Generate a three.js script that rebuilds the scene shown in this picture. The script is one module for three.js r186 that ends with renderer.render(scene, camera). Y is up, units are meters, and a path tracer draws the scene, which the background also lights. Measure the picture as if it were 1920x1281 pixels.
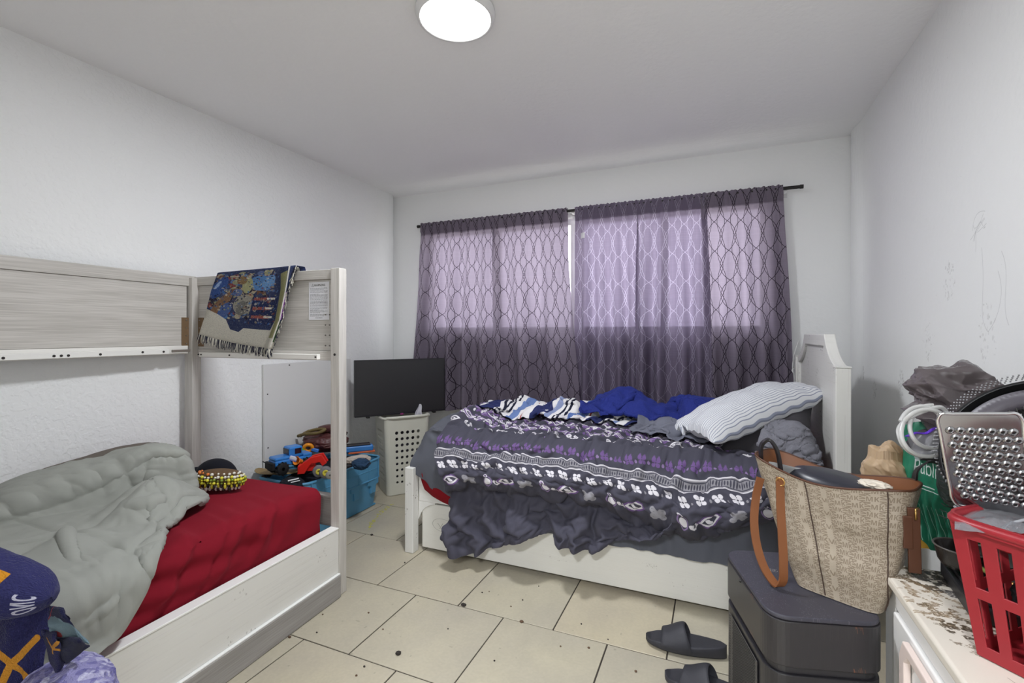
import * as THREE from 'three';
import { RoundedBoxGeometry } from 'three/addons/geometries/RoundedBoxGeometry.js';
import { mergeGeometries, mergeVertices, toCreasedNormals } from 'three/addons/utils/BufferGeometryUtils.js';
import { RectAreaLightUniformsLib } from 'three/addons/lights/RectAreaLightUniformsLib.js';

// ---------------------------------------------------------------- camera, sky, lights, exposure
const IMG_W = 1920, IMG_H = 1281, FOCAL = 894, EYE = 1.25, YAW = Math.atan2(383, FOCAL);
const scene = new THREE.Scene();
const camera = new THREE.PerspectiveCamera(2 * Math.atan(IMG_H / 2 / FOCAL) * 180 / Math.PI, IMG_W / IMG_H, 0.05, 60);
camera.position.set(0, EYE, 0);
camera.rotation.set(0, YAW, 0);
camera.setViewOffset(IMG_W, IMG_H, 0, 15.5, IMG_W, IMG_H);      // the lens is shifted a little, the camera itself is level
const renderer = new THREE.WebGLRenderer({ antialias: true });
renderer.toneMapping = THREE.LinearToneMapping;
renderer.toneMappingExposure = 2.25;
renderer.shadowMap.enabled = true;
scene.background = new THREE.Color(0.93, 0.96, 1.0);               // even bright overcast sky
scene.backgroundIntensity = 3.4;
RectAreaLightUniformsLib.init();
const LAMP_X = -0.945, LAMP_Z = -1.64, LAMP_POWER = 84, HALL_FILL_POWER = 170;          // the ceiling lamp and the added hall fill lamp; their lights are made below
// ---------------------------------------------------------------- helpers
const R = (d) => d * Math.PI / 180, V = (x, y, z) => new THREE.Vector3(x, y, z), PI = Math.PI;
const clamp = (x, a = 0, b = 1) => Math.min(b, Math.max(a, x)), lerp = (a, b, t) => a + (b - a) * t;
const ss = (a, b, x) => { const t = clamp((x - a) / (b - a)); return t * t * (3 - 2 * t); };
function rng(seed) { let s = seed >>> 0; return () => { s = (s + 0x6d2b79f5) | 0; let t = Math.imul(s ^ (s >>> 15), 1 | s); t = (t + Math.imul(t ^ (t >>> 7), 61 | t)) ^ t; return ((t ^ (t >>> 14)) >>> 0) / 4294967296; }; }
const hash3 = (x, y, z) => { let h = Math.imul(x | 0, 374761393) + Math.imul(y | 0, 668265263) + Math.imul(z | 0, 2147483647 ^ 0x5bd1e995); h = Math.imul(h ^ (h >>> 13), 1274126177); h ^= h >>> 16; return (h >>> 0) / 4294967296; };
function noise(x, y, z = 0) {                                        // value noise, -1..1
  const ix = Math.floor(x), iy = Math.floor(y), iz = Math.floor(z), fx = x - ix, fy = y - iy, fz = z - iz;
  const u = fx * fx * fx * (fx * (fx * 6 - 15) + 10), v = fy * fy * fy * (fy * (fy * 6 - 15) + 10), w = fz * fz * fz * (fz * (fz * 6 - 15) + 10);
  const h = (a, b, c) => hash3(ix + a, iy + b, iz + c);
  return 2 * lerp(lerp(lerp(h(0, 0, 0), h(1, 0, 0), u), lerp(h(0, 1, 0), h(1, 1, 0), u), v), lerp(lerp(h(0, 0, 1), h(1, 0, 1), u), lerp(h(0, 1, 1), h(1, 1, 1), u), v), w) - 1;
}
const fbm = (x, y, z = 0, n = 4) => { let s = 0, a = 0.5; for (let i = 0; i < n; i++) { s += a * noise(x, y, z); x = x * 2.03 + 7.1; y = y * 2.03 + 3.7; z = z * 2.03 + 1.3; a *= 0.5; } return s; };
// a pixel of the photograph as a direction; where it meets a height, or a plane across x or z
const dirOf = (px, py) => { const u = (px - 960) / FOCAL, v = -(py - 625) / FOCAL, c = Math.cos(YAW), s = Math.sin(YAW); return V(-s + u * c, v, -c - u * s); };
const onY = (px, py, y) => { const d = dirOf(px, py); return d.multiplyScalar((y - EYE) / d.y).add(V(0, EYE, 0)); };
const onZ = (px, py, z) => { const d = dirOf(px, py); return d.multiplyScalar(z / d.z).add(V(0, EYE, 0)); };
const onX = (px, py, x) => { const d = dirOf(px, py); return d.multiplyScalar(x / d.x).add(V(0, EYE, 0)); };

// --- textures
function canvasTex(w, h, draw, { srgb = true, repeat, clampEdges } = {}) {
  const c = document.createElement('canvas'); c.width = w; c.height = h;
  draw(c.getContext('2d'), w, h);
  const t = new THREE.CanvasTexture(c);
  if (srgb) t.colorSpace = THREE.SRGBColorSpace;
  t.wrapS = t.wrapT = clampEdges ? THREE.ClampToEdgeWrapping : THREE.RepeatWrapping;
  if (repeat) t.repeat.set(...repeat);
  return t;
}
function dataTex(w, h, f, { srgb = true, repeat } = {}) {             // f(x, y) -> [r, g, b] or grey, 0..1
  const d = new Uint8Array(w * h * 4);
  for (let y = 0, i = 0; y < h; y++) for (let x = 0; x < w; x++, i += 4) {
    const c = f(x, y), g = typeof c === 'number';
    d[i] = clamp(g ? c : c[0]) * 255; d[i + 1] = clamp(g ? c : c[1]) * 255; d[i + 2] = clamp(g ? c : c[2]) * 255; d[i + 3] = 255;
  }
  const t = new THREE.DataTexture(d, w, h);
  t.magFilter = THREE.LinearFilter; t.wrapS = t.wrapT = THREE.RepeatWrapping; t.needsUpdate = true;
  if (srgb) t.colorSpace = THREE.SRGBColorSpace;
  if (repeat) t.repeat.set(...repeat);
  return t;
}
// noise that repeats without a seam: p cells across
function tileNoise(x, y, p, z = 0, q = p) {
  const ix = Math.floor(x), iy = Math.floor(y), fx = x - ix, fy = y - iy, u = fx * fx * (3 - 2 * fx), v = fy * fy * (3 - 2 * fy), m = (a, n) => ((a % n) + n) % n;
  const h = (a, b) => hash3(m(ix + a, p), m(iy + b, q), z * 17 + p);
  return 2 * lerp(lerp(h(0, 0), h(1, 0), u), lerp(h(0, 1), h(1, 1), u), v) - 1;
}
const tfbm = (x, y, p, n = 4, z = 0) => { let s = 0, a = 0.5; for (let i = 0; i < n; i++) { s += a * tileNoise(x, y, p, z + i); x *= 2; y *= 2; p *= 2; a *= 0.5; } return s; };
const S = (r, g, b) => new THREE.Color().setRGB(r / 255, g / 255, b / 255, THREE.SRGBColorSpace);
const std = (color, roughness = 0.7, more = {}) => new THREE.MeshStandardMaterial({ color, roughness, side: THREE.DoubleSide, ...more });
const phys = (color, roughness = 0.7, more = {}) => new THREE.MeshPhysicalMaterial({ color, roughness, side: THREE.DoubleSide, ...more });
const withRepeat = (t, a, b, ox = 0, oy = 0) => { const c = t.clone(); c.repeat.set(a, b); c.offset.set(ox, oy); return c; };

// --- names, things, parts
const taken = {};
const numbered = (n) => { taken[n] = (taken[n] ?? -1) + 1; return taken[n] ? n + '_' + String(taken[n]).padStart(3, '0') : n; };
const lit = (o) => { o.castShadow = o.receiveShadow = true; return o; };
function tag(o, label, category, group, kind) { o.userData.label = label; if (category) o.userData.category = category; if (group) o.userData.group = group; if (kind) o.userData.kind = kind; return o; }
function thing(name, label, category, p = [0, 0, 0], turn = 0, group) { const g = new THREE.Group(); g.name = numbered(name); g.position.set(...p); g.rotation.y = turn; scene.add(g); return tag(g, label, category, group); }
function part(name, geo, mat, parent, label) { const m = lit(new THREE.Mesh(Array.isArray(geo) ? merge(geo) : geo, mat)); m.name = name; parent.add(m); if (label) m.userData.label = label; return m; }
function solo(name, geo, mat, label, category, group) { const m = lit(new THREE.Mesh(Array.isArray(geo) ? merge(geo) : geo, mat)); m.name = numbered(name); scene.add(m); return tag(m, label, category, group); }
function struct(name, geo, mat, label, category) { const m = lit(new THREE.Mesh(Array.isArray(geo) ? merge(geo) : geo, mat)); m.name = name; scene.add(m); return tag(m, label, category, undefined, 'structure'); }

// --- geometry
function merge(list) {
  const g = list.map((x) => { const y = x.index ? x.toNonIndexed() : x; for (const k of Object.keys(y.attributes)) if (!['position', 'normal', 'uv'].includes(k)) y.deleteAttribute(k); if (!y.attributes.uv) triUV(y); if (!y.attributes.normal) y.computeVertexNormals(); return y; });
  return g.length === 1 ? g[0] : mergeGeometries(g);
}
// uv in metres from the side a face points to; 'along' is the axis that u follows where it can
function triUV(geo, along = 'x', off = [0, 0]) {
  const g = geo.index ? geo.toNonIndexed() : geo, p = g.attributes.position;
  if (!g.attributes.normal) g.computeVertexNormals();
  const n = g.attributes.normal, uv = new Float32Array(p.count * 2);
  for (let i = 0; i < p.count; i += 3) {
    let nx = 0, ny = 0, nz = 0;
    for (let k = 0; k < 3; k++) { nx += n.getX(i + k); ny += n.getY(i + k); nz += n.getZ(i + k); }
    nx = Math.abs(nx); ny = Math.abs(ny); nz = Math.abs(nz);
    const ax = nx >= ny && nx >= nz ? ['z', 'y'] : ny >= nz ? ['x', 'z'] : ['x', 'y'];
    if (ax[1] === along) ax.reverse();
    for (let k = 0; k < 3; k++) { const q = { x: p.getX(i + k), y: p.getY(i + k), z: p.getZ(i + k) }; uv[(i + k) * 2] = q[ax[0]] + off[0]; uv[(i + k) * 2 + 1] = q[ax[1]] + off[1]; }
  }
  g.setAttribute('uv', new THREE.BufferAttribute(uv, 2));
  return g;
}
function bx(x0, x1, y0, y1, z0, z1, r = 0.003, along = 'x') {
  const w = x1 - x0, h = y1 - y0, d = z1 - z0, rr = Math.min(r, w * 0.49, h * 0.49, d * 0.49);
  const g = rr > 0.0004 ? new RoundedBoxGeometry(w, h, d, 2, rr) : new THREE.BoxGeometry(w, h, d);
  g.translate((x0 + x1) / 2, (y0 + y1) / 2, (z0 + z1) / 2);
  return triUV(g, along);
}
const tf = (g, { p = [0, 0, 0], r = [0, 0, 0], s = [1, 1, 1] } = {}) => g.applyMatrix4(new THREE.Matrix4().compose(V(...p), new THREE.Quaternion().setFromEuler(new THREE.Euler(...r)), V(...s)));
const cyl = (r0, r1, h, seg = 24, x = 0, y = 0, z = 0) => new THREE.CylinderGeometry(r0, r1, h, seg).translate(x, y, z);
const ball = (r, x = 0, y = 0, z = 0, sx = 1, sy = 1, sz = 1, seg = 20) => new THREE.SphereGeometry(r, seg, Math.ceil(seg * 0.7)).scale(sx, sy, sz).translate(x, y, z);
function tube(points, r, seg = 64, radial = 8, closed = false) { return new THREE.TubeGeometry(new THREE.CatmullRomCurve3(points.map((p) => p.isVector3 ? p : V(...p)), closed), seg, r, radial, closed); }
const lathe = (pts, seg = 40) => new THREE.LatheGeometry(pts.map((p) => new THREE.Vector2(...p)), seg);
function poly(pts, holes = []) { const s = new THREE.Shape(pts.map((p) => new THREE.Vector2(...p))); for (const h of holes) s.holes.push(h); return s; }
const extr = (shape, depth, bevel = 0.002, seg = 1, curve = 12) => new THREE.ExtrudeGeometry(shape, { depth: depth - 2 * bevel, bevelEnabled: bevel > 0, bevelThickness: bevel, bevelSize: bevel, bevelOffset: -bevel, bevelSegments: seg, curveSegments: curve }).translate(0, 0, bevel);
function rrShape(w, h, r) { const s = new THREE.Shape(), x = -w / 2, y = -h / 2; s.moveTo(x + r, y); s.lineTo(x + w - r, y); s.quadraticCurveTo(x + w, y, x + w, y + r); s.lineTo(x + w, y + h - r); s.quadraticCurveTo(x + w, y + h, x + w - r, y + h); s.lineTo(x + r, y + h); s.quadraticCurveTo(x, y + h, x, y + h - r); s.lineTo(x, y + r); s.quadraticCurveTo(x, y, x + r, y); return s; }
// a flat band of width w along a path
function band(points, w, th, up = V(0, 1, 0), seg = 60) {
  const c = new THREE.CatmullRomCurve3(points.map((p) => p.isVector3 ? p : V(...p))), ring = [];
  for (let i = 0; i <= seg; i++) {
    const p = c.getPoint(i / seg), t = c.getTangent(i / seg), s = V().crossVectors(t, up).normalize(), n = V().crossVectors(s, t).normalize();
    ring.push([[w / 2, th / 2], [-w / 2, th / 2], [-w / 2, -th / 2], [w / 2, -th / 2]].map(([a, b]) => p.clone().addScaledVector(n, a).addScaledVector(s, b)));
  }
  const q = [];
  const quad = (a, b, c2, d) => q.push(a, b, c2, a, c2, d);
  for (let i = 0; i < seg; i++) for (let k = 0; k < 4; k++) quad(ring[i][k], ring[i][(k + 1) % 4], ring[i + 1][(k + 1) % 4], ring[i + 1][k]);
  quad(...ring[0].slice().reverse()); quad(...ring[seg]);
  const g = new THREE.BufferGeometry().setFromPoints(q); g.computeVertexNormals();
  return triUV(g);
}
// a grid of points pts[j][i] as a sheet, a closed shell of some thickness, or a tube closed in u
function sheet(P, nu, nv, { thick = 0, uvScale = [1, 1], closed = false, flip = false } = {}) {
  const W = nu + 1, base = new THREE.BufferGeometry(), uv = [], idx = [];
  for (let j = 0; j <= nv; j++) for (let i = 0; i <= nu; i++) uv.push(i / nu * uvScale[0], j / nv * uvScale[1]);
  for (let j = 0; j < nv; j++) for (let i = 0; i < nu; i++) { const a = j * W + i, b = a + 1, c = a + W, d = c + 1; flip ? idx.push(a, c, b, b, c, d) : idx.push(a, b, c, b, d, c); }
  base.setAttribute('position', new THREE.BufferAttribute(Float32Array.from(P), 3));
  base.setAttribute('uv', new THREE.BufferAttribute(Float32Array.from(uv), 2)); base.setIndex(idx); base.computeVertexNormals();
  if (closed) { const n = base.attributes.normal; for (let j = 0; j <= nv; j++) { const a = j * W, b = a + nu, m = V(n.getX(a) + n.getX(b), n.getY(a) + n.getY(b), n.getZ(a) + n.getZ(b)).normalize(); n.setXYZ(a, m.x, m.y, m.z); n.setXYZ(b, m.x, m.y, m.z); } }
  if (!thick) return base;
  const n = base.attributes.normal, N = W * (nv + 1), pos = new Float32Array(N * 6), nor = new Float32Array(N * 6), uv2 = new Float32Array(N * 4), id2 = [...idx];
  const edge = (i, j) => Math.min(closed ? 99 : Math.min(i, nu - i), j, nv - j);
  for (let k = 0; k < N; k++) {
    const i = k % W, j = Math.floor(k / W), e = clamp(edge(i, j) / 3), h = thick / 2 * Math.sqrt(clamp(e * (2 - e) + 0.02));
    for (let c = 0; c < 3; c++) { const nn = n.array[k * 3 + c]; pos[k * 3 + c] = P[k * 3 + c] + nn * h; pos[(N + k) * 3 + c] = P[k * 3 + c] - nn * h; nor[k * 3 + c] = nn; nor[(N + k) * 3 + c] = -nn; }
    uv2[k * 2] = uv2[(N + k) * 2] = uv[k * 2]; uv2[k * 2 + 1] = uv2[(N + k) * 2 + 1] = uv[k * 2 + 1];
  }
  for (let k = 0; k < idx.length; k += 3) id2.push(idx[k] + N, idx[k + 2] + N, idx[k + 1] + N);
  const rim = []; for (let i = 0; i < nu; i++) rim.push([i, i + 1], [nv * W + i + 1, nv * W + i]);
  if (!closed) for (let j = 0; j < nv; j++) rim.push([(j + 1) * W, j * W], [j * W + nu, (j + 1) * W + nu]);
  for (const [a, b] of rim) id2.push(a, b + N, b, a, a + N, b + N);
  const g = new THREE.BufferGeometry();
  g.setAttribute('position', new THREE.BufferAttribute(pos, 3)); g.setAttribute('uv', new THREE.BufferAttribute(uv2, 2)); g.setIndex(id2); g.computeVertexNormals();
  return g;
}
function surf(nu, nv, f, opt = {}) { const P = []; for (let j = 0; j <= nv; j++) for (let i = 0; i <= nu; i++) P.push(...f(i / nu, j / nv)); return sheet(P, nu, nv, opt); }

// --- cloth: a sheet laid out by hand, with some slack, let go over what lies under it until it buckles into folds
function cloth(nu, nv, f, { slackU = 1.08, slackV = 1.04, steps = 110, gravity = 0.00035, collide, pin, bend = 0.12, jitter = 0.004, seed = 1, damp = 0.93, passes = 4, thick = 0, uvScale, flip, after, smooth = 1 }) {
  const W = nu + 1, N = W * (nv + 1), p = new Float32Array(N * 3), q = new Float32Array(N * 3), w = new Float32Array(N).fill(1), rnd = rng(seed);
  for (let j = 0; j <= nv; j++) for (let i = 0; i <= nu; i++) { const a = f(i / nu, j / nv), k = (j * W + i) * 3; p[k] = a[0]; p[k + 1] = a[1]; p[k + 2] = a[2]; if (pin) w[j * W + i] = pin(i / nu, j / nv); }
  const A = [], B = [], L = [], K = [];
  const add = (i, j, di, dj, s, k) => { if (i + di < 0 || i + di > nu || j + dj > nv) return; const a = j * W + i, b = (j + dj) * W + i + di; A.push(a); B.push(b); L.push(Math.hypot(p[a * 3] - p[b * 3], p[a * 3 + 1] - p[b * 3 + 1], p[a * 3 + 2] - p[b * 3 + 2]) * s); K.push(k); };
  for (let j = 0; j <= nv; j++) for (let i = 0; i <= nu; i++) {
    add(i, j, 1, 0, slackU, 0.5); add(i, j, 0, 1, slackV, 0.5);
    const d = (slackU + slackV) / 2; add(i, j, 1, 1, d, 0.2); add(i, j, -1, 1, d, 0.2);
    add(i, j, 2, 0, slackU, bend * 0.5); add(i, j, 0, 2, slackV, bend * 0.5);
    if (bend > 0.2) { add(i, j, 4, 0, slackU, bend * 0.35); add(i, j, 0, 4, slackV, bend * 0.35); }
  }
  for (let k = 0; k < N; k++) { const n = jitter * w[k]; const x = k % W, y = Math.floor(k / W); p[k * 3] += n * noise(x * 0.21, y * 0.21, seed) ; p[k * 3 + 1] += n * (0.4 * (rnd() - 0.5) + noise(x * 0.17, y * 0.17, seed + 9)); p[k * 3 + 2] += n * noise(x * 0.19, y * 0.19, seed + 5); }
  q.set(p);
  const C = A.length;
  for (let s = 0; s < steps; s++) {
    for (let k = 0; k < N; k++) { if (!w[k]) continue; for (let c = 0; c < 3; c++) { const i = k * 3 + c, v = (p[i] - q[i]) * damp; q[i] = p[i]; p[i] += (v - (c === 1 ? gravity : 0)) * w[k]; } }
    for (let it = 0; it < passes; it++) for (let c = 0; c < C; c++) {
      const a = A[c], b = B[c], wa = w[a], wb = w[b], ws = wa + wb; if (!ws) continue;
      const i = a * 3, j = b * 3, dx = p[j] - p[i], dy = p[j + 1] - p[i + 1], dz = p[j + 2] - p[i + 2], d = Math.sqrt(dx * dx + dy * dy + dz * dz) + 1e-9, e = (d - L[c]) / d * K[c] * 2 / ws;
      p[i] += dx * e * wa * 0.5; p[i + 1] += dy * e * wa * 0.5; p[i + 2] += dz * e * wa * 0.5; p[j] -= dx * e * wb * 0.5; p[j + 1] -= dy * e * wb * 0.5; p[j + 2] -= dz * e * wb * 0.5;
    }
    if (collide) for (let k = 0; k < N; k++) if (w[k]) { const i = k * 3; if (collide(p, i)) { for (let c = 0; c < 3; c++) q[i + c] = p[i + c] + (q[i + c] - p[i + c]) * 0.3; } }
  }
  for (let s = 0; s < smooth; s++) { const r = p.slice(); for (let j = 1; j < nv; j++) for (let i = 1; i < nu; i++) { const k = j * W + i; for (let c = 0; c < 3; c++) p[k * 3 + c] = r[k * 3 + c] * 0.6 + 0.1 * (r[(k - 1) * 3 + c] + r[(k + 1) * 3 + c] + r[(k - W) * 3 + c] + r[(k + W) * 3 + c]); } }
  if (collide) for (let k = 0; k < N; k++) if (w[k]) collide(p, k * 3);
  const plain = sheet(p, nu, nv, { uvScale, flip });
  if (after) { const n = plain.attributes.normal; for (let k = 0; k < N; k++) { const h = after((k % W) / nu, Math.floor(k / W) / nv); for (let c = 0; c < 3; c++) p[k * 3 + c] += n.array[k * 3 + c] * h; } }
  const g = thick || after ? sheet(p, nu, nv, { thick, uvScale, flip }) : plain;
  g.userData.points = p;
  return g;
}
// pushes a point out of a box with rounded edges
function boxOut(x0, x1, y0, y1, z0, z1, r) {
  const cx = (x0 + x1) / 2, cy = (y0 + y1) / 2, cz = (z0 + z1) / 2, hx = (x1 - x0) / 2 - r, hy = (y1 - y0) / 2 - r, hz = (z1 - z0) / 2 - r;
  return (p, i, th = 0.004) => {
    const x = p[i] - cx, y = p[i + 1] - cy, z = p[i + 2] - cz, R2 = r + th;
    if (Math.abs(x) > hx + R2 || Math.abs(y) > hy + R2 || Math.abs(z) > hz + R2) return false;
    const qx = clamp(x, -hx, hx), qy = clamp(y, -hy, hy), qz = clamp(z, -hz, hz), dx = x - qx, dy = y - qy, dz = z - qz, d = Math.hypot(dx, dy, dz);
    if (d > R2) return false;
    if (d > 1e-6) { p[i] = cx + qx + dx / d * R2; p[i + 1] = cy + qy + dy / d * R2; p[i + 2] = cz + qz + dz / d * R2; return true; }
    const ox = hx - Math.abs(x), oy = hy - y, oz = hz - Math.abs(z), m = Math.min(ox, oy, oz);
    if (m === oy) p[i + 1] = cy + hy + R2; else if (m === ox) p[i] = cx + Math.sign(x) * (hx + R2); else p[i + 2] = cz + Math.sign(z) * (hz + R2);
    return true;
  };
}
// heights over a patch of ground, raised by what has been laid there
class Heap {
  constructor(x0, x1, z0, z1, f, cell = 0.01) { this.x0 = x0; this.z0 = z0; this.c = cell; this.w = Math.ceil((x1 - x0) / cell) + 1; this.h = Math.ceil((z1 - z0) / cell) + 1; this.a = new Float32Array(this.w * this.h); for (let j = 0; j < this.h; j++) for (let i = 0; i < this.w; i++) this.a[j * this.w + i] = f(x0 + i * cell, z0 + j * cell); }
  at(x, z) { const u = clamp((x - this.x0) / this.c, 0, this.w - 1.001), v = clamp((z - this.z0) / this.c, 0, this.h - 1.001), i = Math.floor(u), j = Math.floor(v), a = u - i, b = v - j, k = j * this.w + i; return lerp(lerp(this.a[k], this.a[k + 1], a), lerp(this.a[k + this.w], this.a[k + this.w + 1], a), b); }
  lay(g, reach = 1) { const p = g.attributes.position; for (let k = 0; k < p.count; k++) { const i = Math.round((p.getX(k) - this.x0) / this.c), j = Math.round((p.getZ(k) - this.z0) / this.c), y = p.getY(k); for (let b = -reach; b <= reach; b++) for (let a = -reach; a <= reach; a++) { const ii = i + a, jj = j + b; if (ii >= 0 && jj >= 0 && ii < this.w && jj < this.h) { const n = jj * this.w + ii; if (this.a[n] < y) this.a[n] = y; } } } return g; }
  out(extra = () => 0) { return (p, i, th = 0.005) => { const y = this.at(p[i], p[i + 2]) + extra(p[i], p[i + 2]) + th; if (p[i + 1] < y) { p[i + 1] = Math.min(y, p[i + 1] + 0.03); return true; } return false; }; }
}
const bump = (x, z, cx, cz, rx, rz, h) => { const d = ((x - cx) / rx) ** 2 + ((z - cz) / rz) ** 2; return d > 1 ? 0 : h * (1 - d) * (1 - d); };
// a pillow lying flat: w along x, d along z
function pillow(w, d, t, { n = 44, seed = 1, wrinkle = 0.012, shape } = {}) {
  const side = (s) => surf(n, n, (u, v) => {
    const a = u * 2 - 1, b = v * 2 - 1, ea = 1 - Math.abs(a) ** 3, eb = 1 - Math.abs(b) ** 3, k = Math.pow(Math.max(0, ea * eb), 0.5);
    const x = a * w / 2 * (1 - 0.07 * (1 - b * b)), z = b * d / 2 * (1 - 0.07 * (1 - a * a));
    const rim = 1 - k, y = s * (t / 2 * k) + k * wrinkle * (fbm(x * 9 + seed, z * 9, seed * 3.1, 3)) + rim * 0.25 * wrinkle * Math.sin(24 * (Math.abs(a) > Math.abs(b) ? b : a) + seed);
    return shape ? shape(x, y, z) : [x, y, z];
  }, { flip: s > 0, uvScale: [w, d] });
  const g = mergeVertices(merge([side(1), side(-1)]), 1e-4); g.computeVertexNormals();
  return g;
}
// a crumpled thin bag: a ball folded by ridges
function crumpled(rx, ry, rz, { seed = 1, amp = 0.22, freq = 2.2, detail = 26, flat = -1, shape, stretch = 1, slant = 0, gain = 0.52 } = {}) {
  const g = new THREE.IcosahedronGeometry(1, detail); g.deleteAttribute('uv'); g.deleteAttribute('normal');
  const m = mergeVertices(g, 1e-5), p = m.attributes.position;
  for (let i = 0; i < p.count; i++) {
    const x = p.getX(i), y = p.getY(i), z = p.getZ(i); let d = 0, a = amp, f = freq;
    for (let o = 0; o < 4; o++) { d += a * (0.5 - 1.6 * Math.abs(noise((x + 0.5 * y * slant) * f + seed * 7.3, y * f * stretch + o * 3.1, z * f - seed))); f *= 1.9; a *= gain; }
    let q = V(x * rx, y * ry, z * rz).multiplyScalar(1 + d); if (q.y < flat * ry) q.y = flat * ry + (q.y - flat * ry) * 0.08;
    if (shape) q = shape(q, x, y, z);
    p.setXYZ(i, q.x, q.y, q.z);
  }
  m.computeVertexNormals();
  return m;
}
// ---------------------------------------------------------------- the room
const XL = -2.72, XR = 0.794, ZB = -3.59, ZF = 0.3, CEIL = 2.52, TH = 0.15;
const WIN = { x0: -2.38, x1: 0.32, y0: 1.255, y1: 2.15 };

// trowelled plaster: flattened blobs over fine grain, 0.6 m a tile
const plasterBump = dataTex(512, 512, (x, y) => {
  const a = x / 512, b = y / 512, n = tfbm(a * 38, b * 38, 38, 3, 3), m = tileNoise(a * 90, b * 90, 90, 8);
  return 0.45 + 0.5 * clamp((n + 0.03) * 3.2, -0.5, 0.75) + 0.09 * m;
}, { srgb: false, repeat: [1.7, 1.7] });
const softBump = dataTex(512, 512, (x, y) => 0.5 + 0.5 * tfbm(x / 512 * 34, y / 512 * 34, 34, 3, 5), { srgb: false, repeat: [1.5, 1.5] });
const wallMat = std(S(245, 246, 245), 0.88, { bumpMap: plasterBump, bumpScale: 0.0016 });
const wallSoft = std(S(245, 246, 245), 0.88, { bumpMap: softBump, bumpScale: 0.0016 });
const ceilMat = std(S(250, 250, 250), 0.92, { bumpMap: softBump, bumpScale: 0.0015 });
// the right wall carries pencil scribbles and rubbed smudges (uv: 1 m a unit, drawn once over 2 x 2 m)
const RWX = -3.59;
const rightTex = canvasTex(2048, 2048, (g, w, h) => {
  g.fillStyle = 'rgb(245,246,245)'; g.fillRect(0, 0, w, h);
  const rnd = rng(41), X = (z) => (z - RWX) / 2 * w, Y = (y) => h - (y - 0.6) / 2 * h;
  const mark = (px, py, f) => { const p = onX(px, py, XR); f(X(p.z), Y(p.y)); };
  g.lineCap = 'round';
  mark(1868, 545, (x, y) => { g.strokeStyle = 'rgba(125,125,125,0.26)'; g.lineWidth = 2; g.beginPath(); g.moveTo(x - 90, y - 150); g.bezierCurveTo(x - 60, y + 20, x - 120, y + 80, x - 50, y + 130); g.bezierCurveTo(x, y + 100, x + 60, y + 20, x + 10, y - 60); g.moveTo(x + 30, y - 120); g.bezierCurveTo(x + 90, y - 40, x + 20, y + 40, x + 70, y + 110); g.stroke(); });
  mark(1835, 430, (x, y) => { g.strokeStyle = 'rgba(130,130,130,0.25)'; g.lineWidth = 2; for (let k = 0; k < 7; k++) { g.beginPath(); g.moveTo(x + rnd() * 120 - 60, y + rnd() * 160 - 80); g.quadraticCurveTo(x + rnd() * 160 - 80, y + rnd() * 160 - 80, x + rnd() * 120 - 60, y + rnd() * 160 - 80); g.stroke(); } });
  for (const [px, py, n, s] of [[1690, 720, 90, 26], [1618, 700, 70, 16], [1640, 730, 60, 22], [1780, 530, 60, 30], [1740, 640, 40, 30], [1850, 630, 50, 40]]) mark(px, py, (x, y) => { for (let k = 0; k < n; k++) { const a = rnd() * 6.28, r = Math.sqrt(rnd()) * s * 1.6; g.fillStyle = `rgba(110,108,104,${0.04 + rnd() * 0.12})`; g.beginPath(); g.ellipse(x + Math.cos(a) * r, y + Math.sin(a) * r * 1.7, 1 + rnd() * 5, 1 + rnd() * 8, rnd(), 0, 6.3); g.fill(); } });
  for (let k = 0; k < 130; k++) { g.fillStyle = `rgba(120,120,118,${0.05 + rnd() * 0.15})`; g.fillRect(rnd() * w, rnd() * h, 1 + rnd() * 4, 1 + rnd() * 3); }
}, { clampEdges: true });
const wallRightMat = std(0xffffff, 0.88, { map: rightTex, bumpMap: softBump, bumpScale: 0.0016 });

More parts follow.
